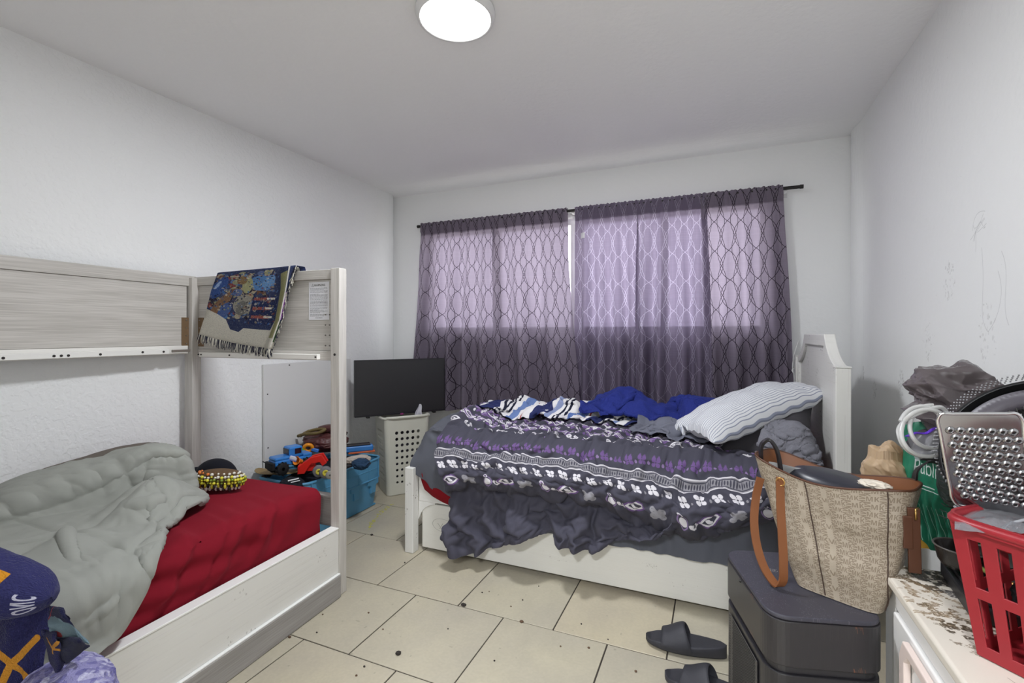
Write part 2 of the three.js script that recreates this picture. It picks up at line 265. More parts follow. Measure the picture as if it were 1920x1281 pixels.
{ // the shell
  const slab = (x0, x1, y0, y1, z0, z1) => bx(x0, x1, y0, y1, z0, z1, 0);
  struct('wall_left', slab(XL - TH, XL, 0, CEIL, ZB - TH, ZF + TH), wallMat, 'white trowelled plaster wall behind the bunk bed', 'wall');
  const wr = triUV(slab(XR, XR + TH, 0, CEIL, ZB - TH, ZF + TH)), uv = wr.attributes.uv, po = wr.attributes.position, c = uv.clone();
  wr.setAttribute('uv1', uv);
  for (let i = 0; i < po.count; i++) c.setXY(i, (po.getZ(i) - RWX) / 2, (po.getY(i) - 0.6) / 2);
  wr.setAttribute('uv', c); 
  wallRightMat.bumpMap = softBump.clone(); wallRightMat.bumpMap.channel = 1;
  struct('wall_right', wr, wallRightMat, 'white plaster wall with pencil scribbles behind the dresser', 'wall');
  const { x0, x1, y0, y1 } = WIN;
  struct('wall_back', [slab(XL, x0, 0, CEIL, ZB - TH, ZB), slab(x1, XR, 0, CEIL, ZB - TH, ZB), slab(x0, x1, 0, y0, ZB - TH, ZB), slab(x0, x1, y1, CEIL, ZB - TH, ZB)], wallSoft, 'white wall with the wide curtained window', 'wall');
  const dx0 = -0.5, dx1 = 0.34, dh = 2.04;
  struct('wall_front', [slab(XL, dx0, 0, CEIL, ZF, ZF + TH), slab(dx1, XR, 0, CEIL, ZF, ZF + TH), slab(dx0, dx1, dh, CEIL, ZF, ZF + TH)], wallSoft, 'white wall with the door behind the camera', 'wall');
  // door set open onto an added, unseen hall that fills the room with light
  const door = struct('door_1', bx(dx0 - 0.03, dx0 + 0.006, 0.01, dh - 0.01, ZF + TH, ZF + TH + 0.82, 0.003), std(S(235, 234, 230), 0.5), 'white room door set open onto the added hall', 'door');
  part('door_handle', [tf(cyl(0.026, 0.026, 0.03), { r: [0, 0, PI / 2], p: [dx0 + 0.02, 1.0, ZF + TH + 0.76] }), ball(0.03, dx0 + 0.05, 1.0, ZF + TH + 0.76)], std(S(160, 160, 160), 0.3, { metalness: 1 }), door);
  const hz0 = ZF + TH, hz1 = 2.3, hx0 = -1.5, hx1 = 1.2;
  struct('wall_added_hall', [slab(hx0 - 0.1, hx1 + 0.1, 0, CEIL, hz1, hz1 + 0.1), slab(hx0 - 0.1, hx0, 0, CEIL, hz0, hz1), slab(hx1, hx1 + 0.1, 0, CEIL, hz0, hz1)], wallSoft, 'added unseen white hall walls beyond the door', 'wall');
  struct('floor_added_hall', slab(hx0, hx1, -0.12, -0.001, hz0, hz1), std(S(200, 190, 170), 0.6), 'added unseen cream hall floor beyond the door', 'floor');
  struct('ceiling_added_hall', slab(hx0 - 0.1, hx1 + 0.1, CEIL, CEIL + 0.1, hz0, hz1 + 0.1), ceilMat, 'added unseen white hall ceiling', 'ceiling');
  const hl = thing('added_hall_lamp', 'added round white fill lamp in the unseen hall', 'lamp', [-0.1, CEIL, 1.25]);
  part('diffuser', lathe([[0.17, -0.001], [0.17, -0.03], [0.12, -0.045], [0.0, -0.05]]), std(S(250, 250, 250), 0.6, { emissive: 0xffffff, emissiveIntensity: 1.6 }), hl);
  const ha = new THREE.RectAreaLight(0xf4f8ff, HALL_FILL_POWER, 0.3, 0.3); ha.name = 'added_hall_glow'; ha.position.set(0, -0.056, 0); ha.rotation.x = -PI / 2; hl.add(ha);  // added fill light, reaches the room through the open door
  struct('ceiling', slab(XL - TH, XR + TH, CEIL, CEIL + TH, ZB - TH, ZF + TH), ceilMat, 'white plaster ceiling', 'ceiling');

  // window: frame, mullions, panes
  const frameMat = std(S(240, 240, 240), 0.45), glass = phys(0xffffff, 0.02, { transmission: 1, thickness: 0, ior: 1.45 });
  const win = new THREE.Group(); win.name = 'window_1'; scene.add(win); tag(win, 'wide white framed window behind the purple curtains', 'window', undefined, 'structure');
  const z0 = ZB - 0.11, z1 = ZB - 0.06, fr = 0.045, mull = [-1.70, -1.008, -0.35];
  part('window_frame', [bx(x0, x1, y0, y0 + fr, z0, z1), bx(x0, x1, y1 - fr, y1, z0, z1), bx(x0, x0 + fr, y0, y1, z0, z1), bx(x1 - fr, x1, y0, y1, z0, z1)], frameMat, win);
  part('window_sill', bx(x0 - 0.02, x1 + 0.02, y0 - 0.025, y0, ZB - 0.06, ZB + 0.012, 0.004), frameMat, win);
  for (const x of mull) part('mullion', bx(x - (x === -1.008 ? 0.05 : 0.025), x + (x === -1.008 ? 0.05 : 0.025), y0 + fr, y1 - fr, z0, z1), frameMat, win);
  const xs = [x0, ...mull, x1];
  for (let i = 0; i < 4; i++) part('pane', bx(xs[i] + 0.02, xs[i + 1] - 0.02, y0 + 0.02, y1 - 0.02, z0 + 0.024, z0 + 0.0245, 0), glass, win);
  // ground and a neighbour's pale wall outside
  struct('ground', bx(-9, 8, -0.3, -0.12, -14, ZB - TH, 0), std(S(200, 194, 182), 0.95), 'pale paved yard outside the window', 'ground');
}
{ // added plaster bulges, shaped to catch light as bright bands by the window wall
  const sweep = (prof, f) => surf(2, prof.length - 1, (u, v) => f(u, prof[Math.round(v * (prof.length - 1))]));
  const ease = (n, f) => [...Array(n + 1)].map((_, k) => f(k / n));
  struct('trim_1', surf(2, 24, (u, v) => [lerp(XL, XR, u), CEIL + 0.0005 - 0.030 * Math.pow(v, 1.6), lerp(ZB + 0.235, ZB, v)], { flip: true }), ceilMat, 'added plaster slope shaped to catch light where the ceiling meets the window wall', 'trim');
  const ridge = (v) => 0.026 * (v < 0.8 ? ss(0, 0.8, v) : 1 - 0.9 * ss(0.8, 1, v)) - 0.0005;      // v = 1 in the corner
  struct('trim_2', surf(2, 30, (u, v) => [XL + ridge(v), lerp(0.0, CEIL, u), lerp(ZB + 0.21, ZB, v)]), wallSoft, 'added plaster ridge shaped to catch light in the corner beside the television', 'trim');
  struct('trim_3', surf(2, 30, (u, v) => [XR - ridge(v), lerp(0.0, CEIL, u), lerp(ZB + 0.21, ZB, v)], { flip: true }), wallSoft, 'added plaster ridge shaped to catch light in the corner behind the headboard', 'trim');
}
{ // floor: dark joints, tiles laid in half bond
  const floor = struct('floor', bx(XL - TH, XR + TH, -0.12, -0.0035, ZB - TH, ZF + TH, 0), std(S(60, 54, 48), 0.95), 'cream square floor tiles laid in half bond with dark joints', 'floor');
  const tileTex = dataTex(512, 512, (x, y) => {
    const a = x / 512, b = y / 512, n = tfbm(a * 5, b * 5, 5, 5, 2), f = tileNoise(a * 150, b * 150, 150, 4), s = tfbm(a * 22 + 0.3 * n, b * 9, 22, 3, 12), v = 1 + 0.045 * n + 0.018 * f + 0.02 * s;
    const d = tfbm(a * 40, b * 40, 40, 2, 21) > 0.62 ? 0.9 : 1;
    return [0.735 * v * d, 0.705 * v * d, 0.63 * v * d * (1 - 0.02 * n)];
  });
  const tileBump = dataTex(256, 256, (x, y) => 0.5 + 0.5 * tfbm(x / 256 * 9, y / 256 * 9, 9, 4, 9), { srgb: false });
  const mats = [0, 1, 2, 3].map((k) => std(S(...[[255, 255, 254], [250, 249, 247], [255, 252, 247], [247, 247, 246]][k]), 0.42, { map: withRepeat(tileTex, 0.93, 0.93, 0.37 * k, 0.21 * k), bumpMap: tileBump, bumpScale: 0.0012 }));
  const T = 0.4575, G = 0.0055, rnd = rng(7);
  for (let r = 0; r < 9; r++) {
    const za = 0.375 - (r + 1) * T + (-1.4563 + 4 * T - 0.375), zb = za + T, even = Math.round((za + 1.9138) / T) % 2 === 0, ox = even ? -0.86 : -0.633;
    for (let c = -6; c < 6; c++) {
      const xa = ox + c * T, x0 = Math.max(XL, xa + G / 2), x1 = Math.min(XR, xa + T - G / 2), z0 = Math.max(ZB, za + G / 2), z1 = Math.min(ZF, zb - G / 2);
      if (x1 - x0 < 0.01 || z1 - z0 < 0.01) continue;
      const g = bx(x0, x1, -0.012, (rnd() - 0.5) * 0.0012, z0, z1, 0.002), uv = g.attributes.uv, du = rnd() * 3, dv = rnd() * 3;
      for (let i = 0; i < uv.count; i++) uv.setXY(i, uv.getX(i) + du, uv.getY(i) + dv);
      part('tile', g, mats[Math.floor(rnd() * 4)], floor);
    }
  }
}
{ // ceiling lamp: rim, glowing disc, and its light just in front of the disc
  const lamp = thing('ceiling_lamp', 'round flat white ceiling lamp, switched on', 'lamp', [LAMP_X, CEIL, LAMP_Z]);
  part('rim', lathe([[0.0, -0.001], [0.155, -0.001], [0.157, -0.012], [0.15, -0.034], [0.141, -0.037], [0.139, -0.033]]), std(S(236, 236, 236), 0.5), lamp);
  part('diffuser', lathe([[0.139, -0.033], [0.12, -0.0385], [0.07, -0.041], [0.0, -0.042]]), std(S(250, 250, 250), 0.6, { emissive: 0xffffff, emissiveIntensity: 1.6 }), lamp, 'glowing white disc');
  const a = new THREE.RectAreaLight(0xf6f9ff, LAMP_POWER, 0.24, 0.24);
  a.name = 'ceiling_lamp_glow'; a.position.set(0, -0.046, 0); a.rotation.x = -PI / 2; lamp.add(a);
}
// ---------------------------------------------------------------- rod and curtains
{
  const ROD_Y = 2.185, ROD_Z = -3.52, rodMat = std(S(52, 50, 50), 0.45, { metalness: 0.6 });
  const rod = thing('curtain_rod', 'thin dark metal rod carrying the purple curtains', 'curtain rod', [0, ROD_Y, ROD_Z]);
  part('rod', tf(cyl(0.011, 0.011, 2.9, 16), { r: [0, 0, PI / 2], p: [-0.95, 0, 0] }), rodMat, rod);
  for (const x of [-2.40, 0.50]) part('end_cap', tf(cyl(0.013, 0.013, 0.02, 16), { r: [0, 0, PI / 2], p: [x, 0, 0] }), rodMat, rod);
  for (const x of [-2.38, -1.008, 0.41]) part('bracket', [bx(x - 0.012, x + 0.012, -0.02, 0.006, ZB + 0.002 - ROD_Z, -0.008), bx(x - 0.018, x + 0.018, -0.045, 0.03, ZB + 0.001 - ROD_Z, ZB + 0.005 - ROD_Z)], std(S(225, 225, 225), 0.5), rod);

  // woven lattice: two sets of crossing waves drawn as thin lines; one tile is 0.2 x 0.4 m
  const lattice = (base, line, seed, wide) => canvasTex(512, 832, (g, w, h) => {
    g.fillStyle = `rgb(${base})`; g.fillRect(0, 0, w, h);
    const rnd = rng(seed);
    for (let y = 0; y < h; y += 2) { g.fillStyle = `rgba(${rnd() > 0.5 ? '255,255,255' : '0,0,0'},${rnd() * 0.05})`; g.fillRect(0, y, w, 1); }
    for (let x = 0; x < w; x += 2) { g.fillStyle = `rgba(${rnd() > 0.5 ? '255,255,255' : '0,0,0'},${rnd() * 0.05})`; g.fillRect(x, 0, 1, h); }
    g.strokeStyle = `rgb(${line})`; g.lineWidth = wide; g.lineJoin = 'round';
    for (let c = -2; c <= 3; c++) for (const [off, ph, amp] of [[0, 0, 0.6], [0, PI, 0.6], [0.5, PI / 2, 0.28], [0.5, -PI / 2, 0.28]]) {
      g.beginPath();
      for (let y = -4; y <= h + 4; y += 4) { const s = Math.sin(y / h * 2 * PI + ph), x = (c + off + amp * Math.sign(s) * Math.pow(Math.abs(s), 0.85)) * w / 2; y === -4 ? g.moveTo(x, y) : g.lineTo(x, y); }
      g.stroke();
    }
  });
  const dark = lattice('136,126,141', '54,47,56', 3, 9), light = lattice('124,114,134', '172,164,182', 4, 7);
  const weave = dataTex(64, 64, (x, y) => 0.5 + 0.25 * ((x % 4 < 2) !== (y % 4 < 2) ? 1 : -1), { srgb: false, repeat: [8, 8] });
  const fabric = (map) => phys(0xffffff, 0.87, { map, transmission: 0.4, thickness: 0, specularIntensity: 0.15, bumpMap: weave, bumpScale: 0.0002 });
  const fabrics = { dark: fabric(dark), light: fabric(light) };
  // panels: x at the rod, x at the hem, folds, how full, side of the cloth
  const panels = [
    { a: [-2.37, -1.66], b: [-2.46, -1.60], n: 5, kind: 'dark', label: 'purple grey curtain with dark lattice lines, its edge next to the television', z: 0 },
    { a: [-1.68, -1.05], b: [-1.64, -0.925], n: 2.5, kind: 'dark', label: 'flatter purple grey curtain with dark lattice lines beside the white gap', z: 0.032 },
    { a: [-0.985, -0.52], b: [-1.0, -0.50], n: 4, kind: 'light', label: 'mauve curtain with pale lattice lines and a small white tag', z: 0 },
    { a: [-0.525, -0.06], b: [-0.53, -0.02], n: 4, kind: 'light', label: 'mauve curtain with pale lattice lines hanging without a tag', z: 0.032 },
    { a: [-0.10, 0.395], b: [-0.06, 0.47], n: 3.2, kind: 'dark', label: 'purple grey curtain with dark lattice lines beside the white headboard', z: 0 },
  ];
  const TOP = ROD_Y + 0.022, BOT = 0.605, H = TOP - BOT;
  panels.forEach((p, k) => {
    const full = 1.15, w = p.b[1] - p.b[0], nu = 110, nv = 90;
    const at = (u, v, push = 0) => {
      const uu = u + 0.018 * noise(v * 2.2, k * 7 + u * 5) * ss(0.06, 0.3, v);
      const x = lerp(lerp(p.a[0], p.a[1], uu), lerp(p.b[0], p.b[1], uu), v);
      const g = Math.sin(uu * 70 + k) * 0.5 + Math.sin(uu * 113 + 2 * k) * 0.5;                      // tight gathers at the rod
      const ph = uu * p.n * 2 * PI + k * 1.7 + 1.1 * noise(uu * 3, v * 1.2, k);
      const s = Math.sin(ph), fold = (Math.sign(s) * Math.pow(Math.abs(s), 0.8)) * (0.012 + 0.028 * ss(0.04, 0.6, v)) * (1 + 0.5 * noise(uu * 4, 3, k));
      const gather = 1 - ss(0.02, 0.13, v), bulge = v < 0.03 ? 0.013 : 0.006;
      const calm = 1 - 0.75 * (1 - ss(0, 0.12, u) * ss(1, 0.88, u));
      let z = ROD_Z + p.z * ss(0.05, 0.25, v) + fold * calm * (1 - 0.75 * gather) + g * 0.0035 * gather + 0.006 * fbm(uu * 9, v * 5, k, 3) + 0.01 * v;
      if (v < 0.045) z = ROD_Z + 0.0125 + g * 0.004;
      return [x, TOP - v * H * (1 + 0.004 * Math.sin(ph * 0.5)) + (v < 0.01 ? 0.004 * g : 0), z + push];
    };
    const c = thing('curtain', p.label, 'curtain', [0, 0, 0], 0, undefined);
    const cols = w * full / 0.2, rows = H / 0.4;
    part('drape', surf(nu, nv, (u, v) => at(u, v), { uvScale: [cols, rows] }), fabrics[p.kind], c);
    const hv = 0.105 / H;
    part('rod_pocket', surf(nu, 14, (u, v) => { const q = at(u, v * hv, 0); return [q[0], q[1], v < 0.43 ? ROD_Z - 0.0135 - (q[2] - ROD_Z - 0.0125) : lerp(ROD_Z - 0.013, q[2] - 0.004, ss(0.43, 1, v))]; }, { uvScale: [cols, rows * hv] }), fabrics.dark, c);
    part('hem', surf(nu, 6, (u, v) => at(u, 1 - 0.03 + v * 0.0295, -0.004), { uvScale: [cols, rows * 0.03] }), fabrics[p.kind], c);
    if (k === 2) part('tag', surf(6, 6, (u, v) => { const q = at(0.10 + u * 0.075, 0.125 + v * 0.026, 0.006); return q; }), std(S(236, 234, 238), 0.8), c, 'small white cloth tag');
  });
  // white cord hanging between the last curtain and the headboard
  const top = onZ(1497, 640, -3.45), low = onZ(1488, 736, -3.44);
  solo('blind_cord', merge([tube([top, onZ(1489, 665, -3.445), onZ(1486, 690, -3.44), onZ(1490, 712, -3.44), low], 0.0022, 40, 6), tube([onZ(1491, 676, -3.44), onZ(1495, 692, -3.435), onZ(1490, 702, -3.44), onZ(1485, 694, -3.44), onZ(1490, 690, -3.435)], 0.0022, 30, 6)]), std(S(235, 235, 232), 0.7), 'thin white knotted cord hanging beside the headboard', 'cord');
}
// ---------------------------------------------------------------- woods and paints shared below
const grainTex = (base, dark, seed, k = 1) => dataTex(512, 256, (x, y) => {
  const a = x / 512, b = y / 256, n = tileNoise(a * 4 + 0.15 * tileNoise(a * 8, b * 8, 8, 9), b * 64, 4, seed, 64), f = tileNoise(a * 10, b * 128, 10, seed + 3, 128), m = tileNoise(a * 3, b * 6, 3, seed + 7, 6);
  const t = clamp(0.42 + 0.42 * n * k + 0.34 * f * k + 0.25 * m);
  return [0, 1, 2].map((c) => lerp(base[c], dark[c], t) / 255);
}, { repeat: [1.6, 4.2] });
const ashTex = grainTex([208, 204, 198], [180, 176, 169], 2, 0.8);
const ash = std(0xffffff, 0.55, { map: ashTex });                                  // washed oak of the bunk
const ashGrey = std(S(205, 205, 207), 0.55, { map: ashTex });
const painted = (seed, scuffs, size = [2, 1]) => canvasTex(1024, 512, (g, w, h) => {            // white paint with scuffs and chips
  g.fillStyle = 'rgb(226,225,220)'; g.fillRect(0, 0, w, h);
  const rnd = rng(seed);
  for (let i = 0; i < 1500; i++) { g.fillStyle = `rgba(${rnd() > 0.5 ? '255,255,255' : '150,146,138'},${rnd() * 0.09})`; g.fillRect(rnd() * w, rnd() * h, 20 + rnd() * 120, 1 + rnd()); }
  for (let i = 0; i < scuffs; i++) {
    const cx = rnd() * w, cy = rnd() * h;
    for (let k = 0; k < 3 + rnd() * 9; k++) { g.fillStyle = `rgba(92,84,76,${0.15 + rnd() * 0.45})`; g.beginPath(); g.ellipse(cx + (rnd() - 0.5) * 34, cy + (rnd() - 0.5) * 26, 0.5 + rnd() * 2.4, 0.5 + rnd() * 1.5, rnd() * 3, 0, 6.3); g.fill(); }
  }
}, { repeat: [1 / size[0], 1 / size[1]] });
const whitePaint = std(0xffffff, 0.45, { map: painted(5, 60) });
const scuffedPaint = std(0xffffff, 0.45, { map: painted(9, 60, [2, 1]) });
const boltMat = std(S(40, 36, 34), 0.6), steel = std(S(170, 170, 172), 0.35, { metalness: 1 });
// ---------------------------------------------------------------- bunk bed (washed oak), its mattress and what lies on it
// own axes: origin at the foot post's outer corner, x towards the wall is negative, z towards the room door is positive
const BUNK = { x: -1.648, z: -1.81, turn: R(2.6) };
{
  const b = thing('bunk_bed', 'washed oak bunk bed with high guard panels against the left wall', 'bunk bed', [BUNK.x, 0, BUNK.z], BUNK.turn);
  const W = 1.03, L = 1.95, P = 0.052, TOPY = 1.562;
  const post = (x0, x1, z0, z1, y1) => bx(x0, x1, 0.001, y1, z0, z1, 0.003, 'y');
  part('post', post(-P, 0, 0, P, TOPY), ash, b); part('post', post(-W, -W + 0.06, 0.02, 0.02 + P, TOPY - 0.01), ash, b);
  part('post', post(-P, 0, L - P, L, TOPY), ash, b); part('post', post(-W, -W + 0.06, L - P, L, TOPY), ash, b);
  // end panel with cap and lower frame
  const end = part('end_panel', triUV(bx(-W + 0.06, -P, 1.165, 1.51, 0.014, 0.034, 0.002)), ash, b);
  part('cap_rail', bx(-W + 0.02, -P, 1.511, TOPY - 0.004, 0.006, 0.044, 0.003), ash, end);
  part('lower_rail', bx(-W + 0.06, -P, 1.118, 1.164, 0.008, 0.04, 0.003), ash, end);
  part('slat_ledge', bx(-W + 0.1, -P - 0.07, 1.122, 1.148, 0.041, 0.064, 0.002), std(S(238, 236, 230), 0.5), end, 'pale wooden ledge');
  for (const x of [-0.93, -0.91, -0.7, -0.13]) part('screw', tf(cyl(0.004, 0.004, 0.004, 10), { r: [PI / 2, 0, 0], p: [x, 1.135, 0.066] }), boltMat, end);
  for (let k = 0; k < 8; k++) part('screw', tf(cyl(0.0035, 0.0035, 0.004, 8), { r: [PI / 2, 0, 0], p: [-P - 0.02 - 0.025 * (k % 2), 1.19 + Math.floor(k / 2) * 0.05, 0.0355] }), std(S(120, 116, 110), 0.5), end);
  part('bolt', tf(cyl(0.006, 0.006, 0.004, 12), { r: [PI / 2, 0, 0], p: [-0.026, 1.148, P + 0.001] }), boltMat, b);
  // printed warning sheet stuck to the end panel
  const warn = canvasTex(512, 760, (g, w, h) => {
    g.fillStyle = 'rgb(232,232,236)'; g.fillRect(0, 0, w, h);
    g.fillStyle = '#2c2c30'; g.font = 'bold 58px sans-serif'; g.textAlign = 'center'; g.fillText('WARNING', w * 0.54, 86);
    g.lineWidth = 5; g.strokeStyle = '#2c2c30'; g.beginPath(); g.moveTo(70, 90); g.lineTo(100, 36); g.lineTo(130, 90); g.closePath(); g.stroke(); g.font = 'bold 40px sans-serif'; g.fillText('!', 100, 86);
    const rnd = rng(12);
    for (let y = 120, n = 0; y < 690; y += 18, n++) { if (n % 7 === 6) { y += 10; } g.fillStyle = n > 23 ? '#333' : 'rgba(70,70,78,0.85)'; let x = 30; const stop = w - 40 - (rnd() < 0.3 ? rnd() * 220 : 0); while (x < stop) { const l = 8 + rnd() * 46; g.fillRect(x, y, Math.min(l, stop - x), n % 8 === 7 ? 9 : 6); x += l + 8; } }
    g.fillStyle = '#2c2c30'; g.font = 'bold 22px sans-serif'; g.fillText('DO NOT REMOVE', w / 2, 728);
  });
  const wl = part('warning_label', new THREE.PlaneGeometry(0.125, 0.185).translate(-P - 0.085, 1.408, 0.0352), std(0xffffff, 0.6, { map: warn }), end, 'white printed warning sheet');
  // guard panel along the wall
  const gp = part('guard_panel', bx(-W + 0.006, -W + 0.03, 1.185, 1.505, 0.08, L - P, 0.002, 'z'), ash, b);
  part('cap_rail', bx(-W - 0.002, -W + 0.036, 1.506, TOPY, 0.03, L - P, 0.003, 'z'), ash, gp);
  part('lower_rail', bx(-W, -W + 0.035, 1.138, 1.184, 0.075, L - P, 0.003, 'z'), std(S(236, 234, 228), 0.5), gp);
  part('side_ledge', bx(-W + 0.036, -W + 0.058, 1.142, 1.168, 0.19, L - 0.1, 0.002, 'z'), std(S(240, 239, 234), 0.5), gp, 'white wooden ledge with bolt holes');
  for (const [z, y] of [[0.22, 1.155], [0.32, 1.156], [0.5, 1.153], [0.62, 1.153], [0.645, 1.153], [0.67, 1.153], [0.83, 1.152], [0.98, 1.152]]) part('bolt_hole', tf(cyl(0.0055, 0.0055, 0.003, 10), { r: [0, 0, PI / 2], p: [-W + 0.0585, y, z] }), boltMat, gp);
  part('bracket', bx(-W + 0.056, -W + 0.066, 1.15, 1.163, 0.085, 0.18, 0.002, 'z'), std(S(120, 112, 104), 0.5), gp);
  // bronze corner plate, bent round the inner corner
  const brass = std(S(128, 104, 78), 0.5, { metalness: 0.35 });
  const plate = part('corner_plate', [bx(-W + 0.031, -W + 0.0345, 1.178, 1.335, 0.042, 0.11, 0.001), bx(-W + 0.031, -W + 0.10, 1.178, 1.335, 0.0345, 0.0385, 0.001)], brass, b, 'bronze metal corner plate with screws');
  for (let k = 0; k < 8; k++) { const y = 1.195 + (k % 4) * 0.042; part('screw', k < 4 ? tf(cyl(0.003, 0.003, 0.003, 8), { r: [0, 0, PI / 2], p: [-W + 0.0355, y, 0.086] }) : tf(cyl(0.003, 0.003, 0.003, 8), { r: [PI / 2, 0, 0], p: [-W + 0.072, y, 0.039] }), steel, plate); }
  // lower bed: end board, side board, plinth
  part('end_board', [bx(-W + 0.06, -P, 0.32, 0.455, 0.012, 0.04, 0.003), bx(-W + 0.06, -P, 0.456, 0.468, 0.006, 0.046, 0.002)], ashGrey, b);
  part('side_board', bx(-0.026, -0.004, 0.112, 0.318, P, L - P, 0.002, 'z'), scuffedPaint, b, 'scuffed white side board');
  part('board_lip', bx(-0.05, -0.002, 0.3185, 0.326, P, L - P, 0.002, 'z'), std(S(240, 240, 236), 0.45), b);
  part('plinth', bx(-0.024, 0.012, 0.002, 0.106, P + 0.001, L - P, 0.003, 'z'), ashGrey, b, 'grey wooden plinth board');
  part('plinth_lip', bx(-0.024, 0.009, 0.1065, 0.1115, P + 0.001, L - P, 0.001, 'z'), std(S(240, 240, 237), 0.45), b);
  part('bed_base', bx(-W + 0.03, -0.055, 0.24, 0.27, 0.06, L - P, 0.003, 'z'), ashGrey, b);
}
// bunk coordinates to the room's
const toBunk = (x, z) => { const c = Math.cos(BUNK.turn), s = Math.sin(BUNK.turn), dx = x - BUNK.x, dz = z - BUNK.z; return [c * dx - s * dz, s * dx + c * dz]; };
const fromBunk = (x, z) => { const c = Math.cos(BUNK.turn), s = Math.sin(BUNK.turn); return [BUNK.x + c * x + s * z, BUNK.z - s * x + c * z]; };
const fine = dataTex(128, 128, (x, y) => 0.5 + 0.22 * ((x % 4 < 2) === (y % 4 < 2) ? 1 : -1) + 0.2 * tileNoise(x / 8, y / 8, 16, 3), { srgb: false });
const fleeceBump = dataTex(256, 256, (x, y) => 0.5 + 0.5 * tfbm(x / 256 * 40, y / 256 * 40, 40, 3, 2), { srgb: false });
const fab = (color, more = {}) => phys(color, 0.92, { specularIntensity: 0.25, sheen: 0.25, sheenRoughness: 0.6, sheenColor: new THREE.Color(0.5, 0.5, 0.5), bumpMap: withRepeat(fine, 40, 40), bumpScale: 0.0003, ...more });
const MT = 0.525;                                                  // top of the bunk mattress
{
  // mattress under a red fitted sheet: one puffed box, its near side pulled into long folds
  const mx0 = -0.965, mx1 = -0.062, mz0 = 0.075, mz1 = 1.86, y0 = 0.272, nu = 150, nv = 220;
  const prof = (u) => {                                             // across: up the wall side, over the top, down the near side
    const r = 0.055, k = u * 5;
    return k;
  };
  const across = 60, down = 26;
  const pts = []; const N = across + 2 * down;
  const path = (i) => {
    const r = 0.07, h = MT - y0;
    if (i < down) { const t = i / down; return [mx0, y0 + t * h, -1, 0]; }
    if (i > down + across) { const t = (i - down - across) / down; return [mx1, MT - t * h, 1, 0]; }
    const t = (i - down) / across; return [lerp(mx0, mx1, t), MT, 0, 1];
  };
  const g = surf(nv, N, (v, uu) => {
    const i = uu * N, [px, py] = path(Math.round(i)), z = lerp(mz0, mz1, v);
    // rounded box
    const r = 0.055, cx = clamp(px, mx0 + r, mx1 - r), cy = Math.min(py, MT - r), cz = clamp(z, mz0 + r, mz1 - r);
    let dx = px - cx, dy = py - cy, dz = z - cz, d = Math.hypot(dx, dy, dz) || 1;
    const out = Math.min(d, r) === d ? 1 : r / d;
    let x = cx + dx * out, y = cy + dy * out, zz = cz + dz * out;
    // slack folds running slantwise down the near side
    const side = ss(mx1 - 0.34, mx1, px), f1 = z * 1.0 + (MT - py) * -0.7 + 0.28 * (mx1 - px);
    const fold = (c, w, a) => a * Math.exp(-(((f1 - c) / w) ** 2));
    let n = 0.004 * fbm(px * 6, z * 6, py * 6, 3);
    n += side * (fold(0.36, 0.022, 0.016) + fold(0.52, 0.03, 0.022) + fold(0.585, 0.015, 0.01) + fold(0.72, 0.028, 0.018) + fold(0.86, 0.03, 0.016) + fold(1.02, 0.03, 0.02) + fold(1.2, 0.03, 0.016) + 0.006 * Math.sin(f1 * 38 + 3 * noise(f1 * 5, py * 8)));
    n += side * 0.01 * ss(0.2, 0.9, z) * Math.sin((MT - py) * 70 + z * 6) * ss(0, 0.1, MT - py);
    const up = py >= MT - 1e-6 ? 1 : 0;
    x += n * (1 - up) * (px > mx1 - 0.01 ? 1 : 0) * ss(0.3, 0.4, py); y += n * up * 0.9;
    const w = fromBunk(x, zz); return [w[0], y - 0.006 * up * ss(0.3, 0.0, Math.abs(v - 0.5)), w[1]];
  }, { uvScale: [1.8, 1.5] });
  g.computeVertexNormals();
  const cap = (z, s) => { const q = []; for (let i = 0; i <= N; i++) { const [px, py] = path(i), r = 0.055, cx = clamp(px, mx0 + r, mx1 - r), cy = Math.min(py, MT - r), dx = px - cx, dy = py - cy, d = Math.hypot(dx, dy, r) || 1; q.push([cx + dx * r / d, cy + dy * r / d]); } return q; };
  // close the two ends with fans
  const ends = [];
  for (const v of [0, 1]) { const p = g.attributes.position, tri = [], c = fromBunk((mx0 + mx1) / 2, v ? mz1 : mz0); for (let j = 0; j < N; j++) { const a = j * (nv + 1) + v * nv, b = a + nv + 1; tri.push(V(p.getX(a), p.getY(a), p.getZ(a)), V(p.getX(b), p.getY(b), p.getZ(b)), V(c[0], 0.38, c[1])); } const e = new THREE.BufferGeometry().setFromPoints(tri); e.computeVertexNormals(); ends.push(e); }
  const red = fab(S(128, 25, 39), { sheen: 0.4, sheenColor: new THREE.Color(0.5, 0.1, 0.14) });
  solo('bunk_mattress', merge([g, ...ends]), red, 'mattress in a creased red fitted sheet on the bunk bed', 'mattress');
}
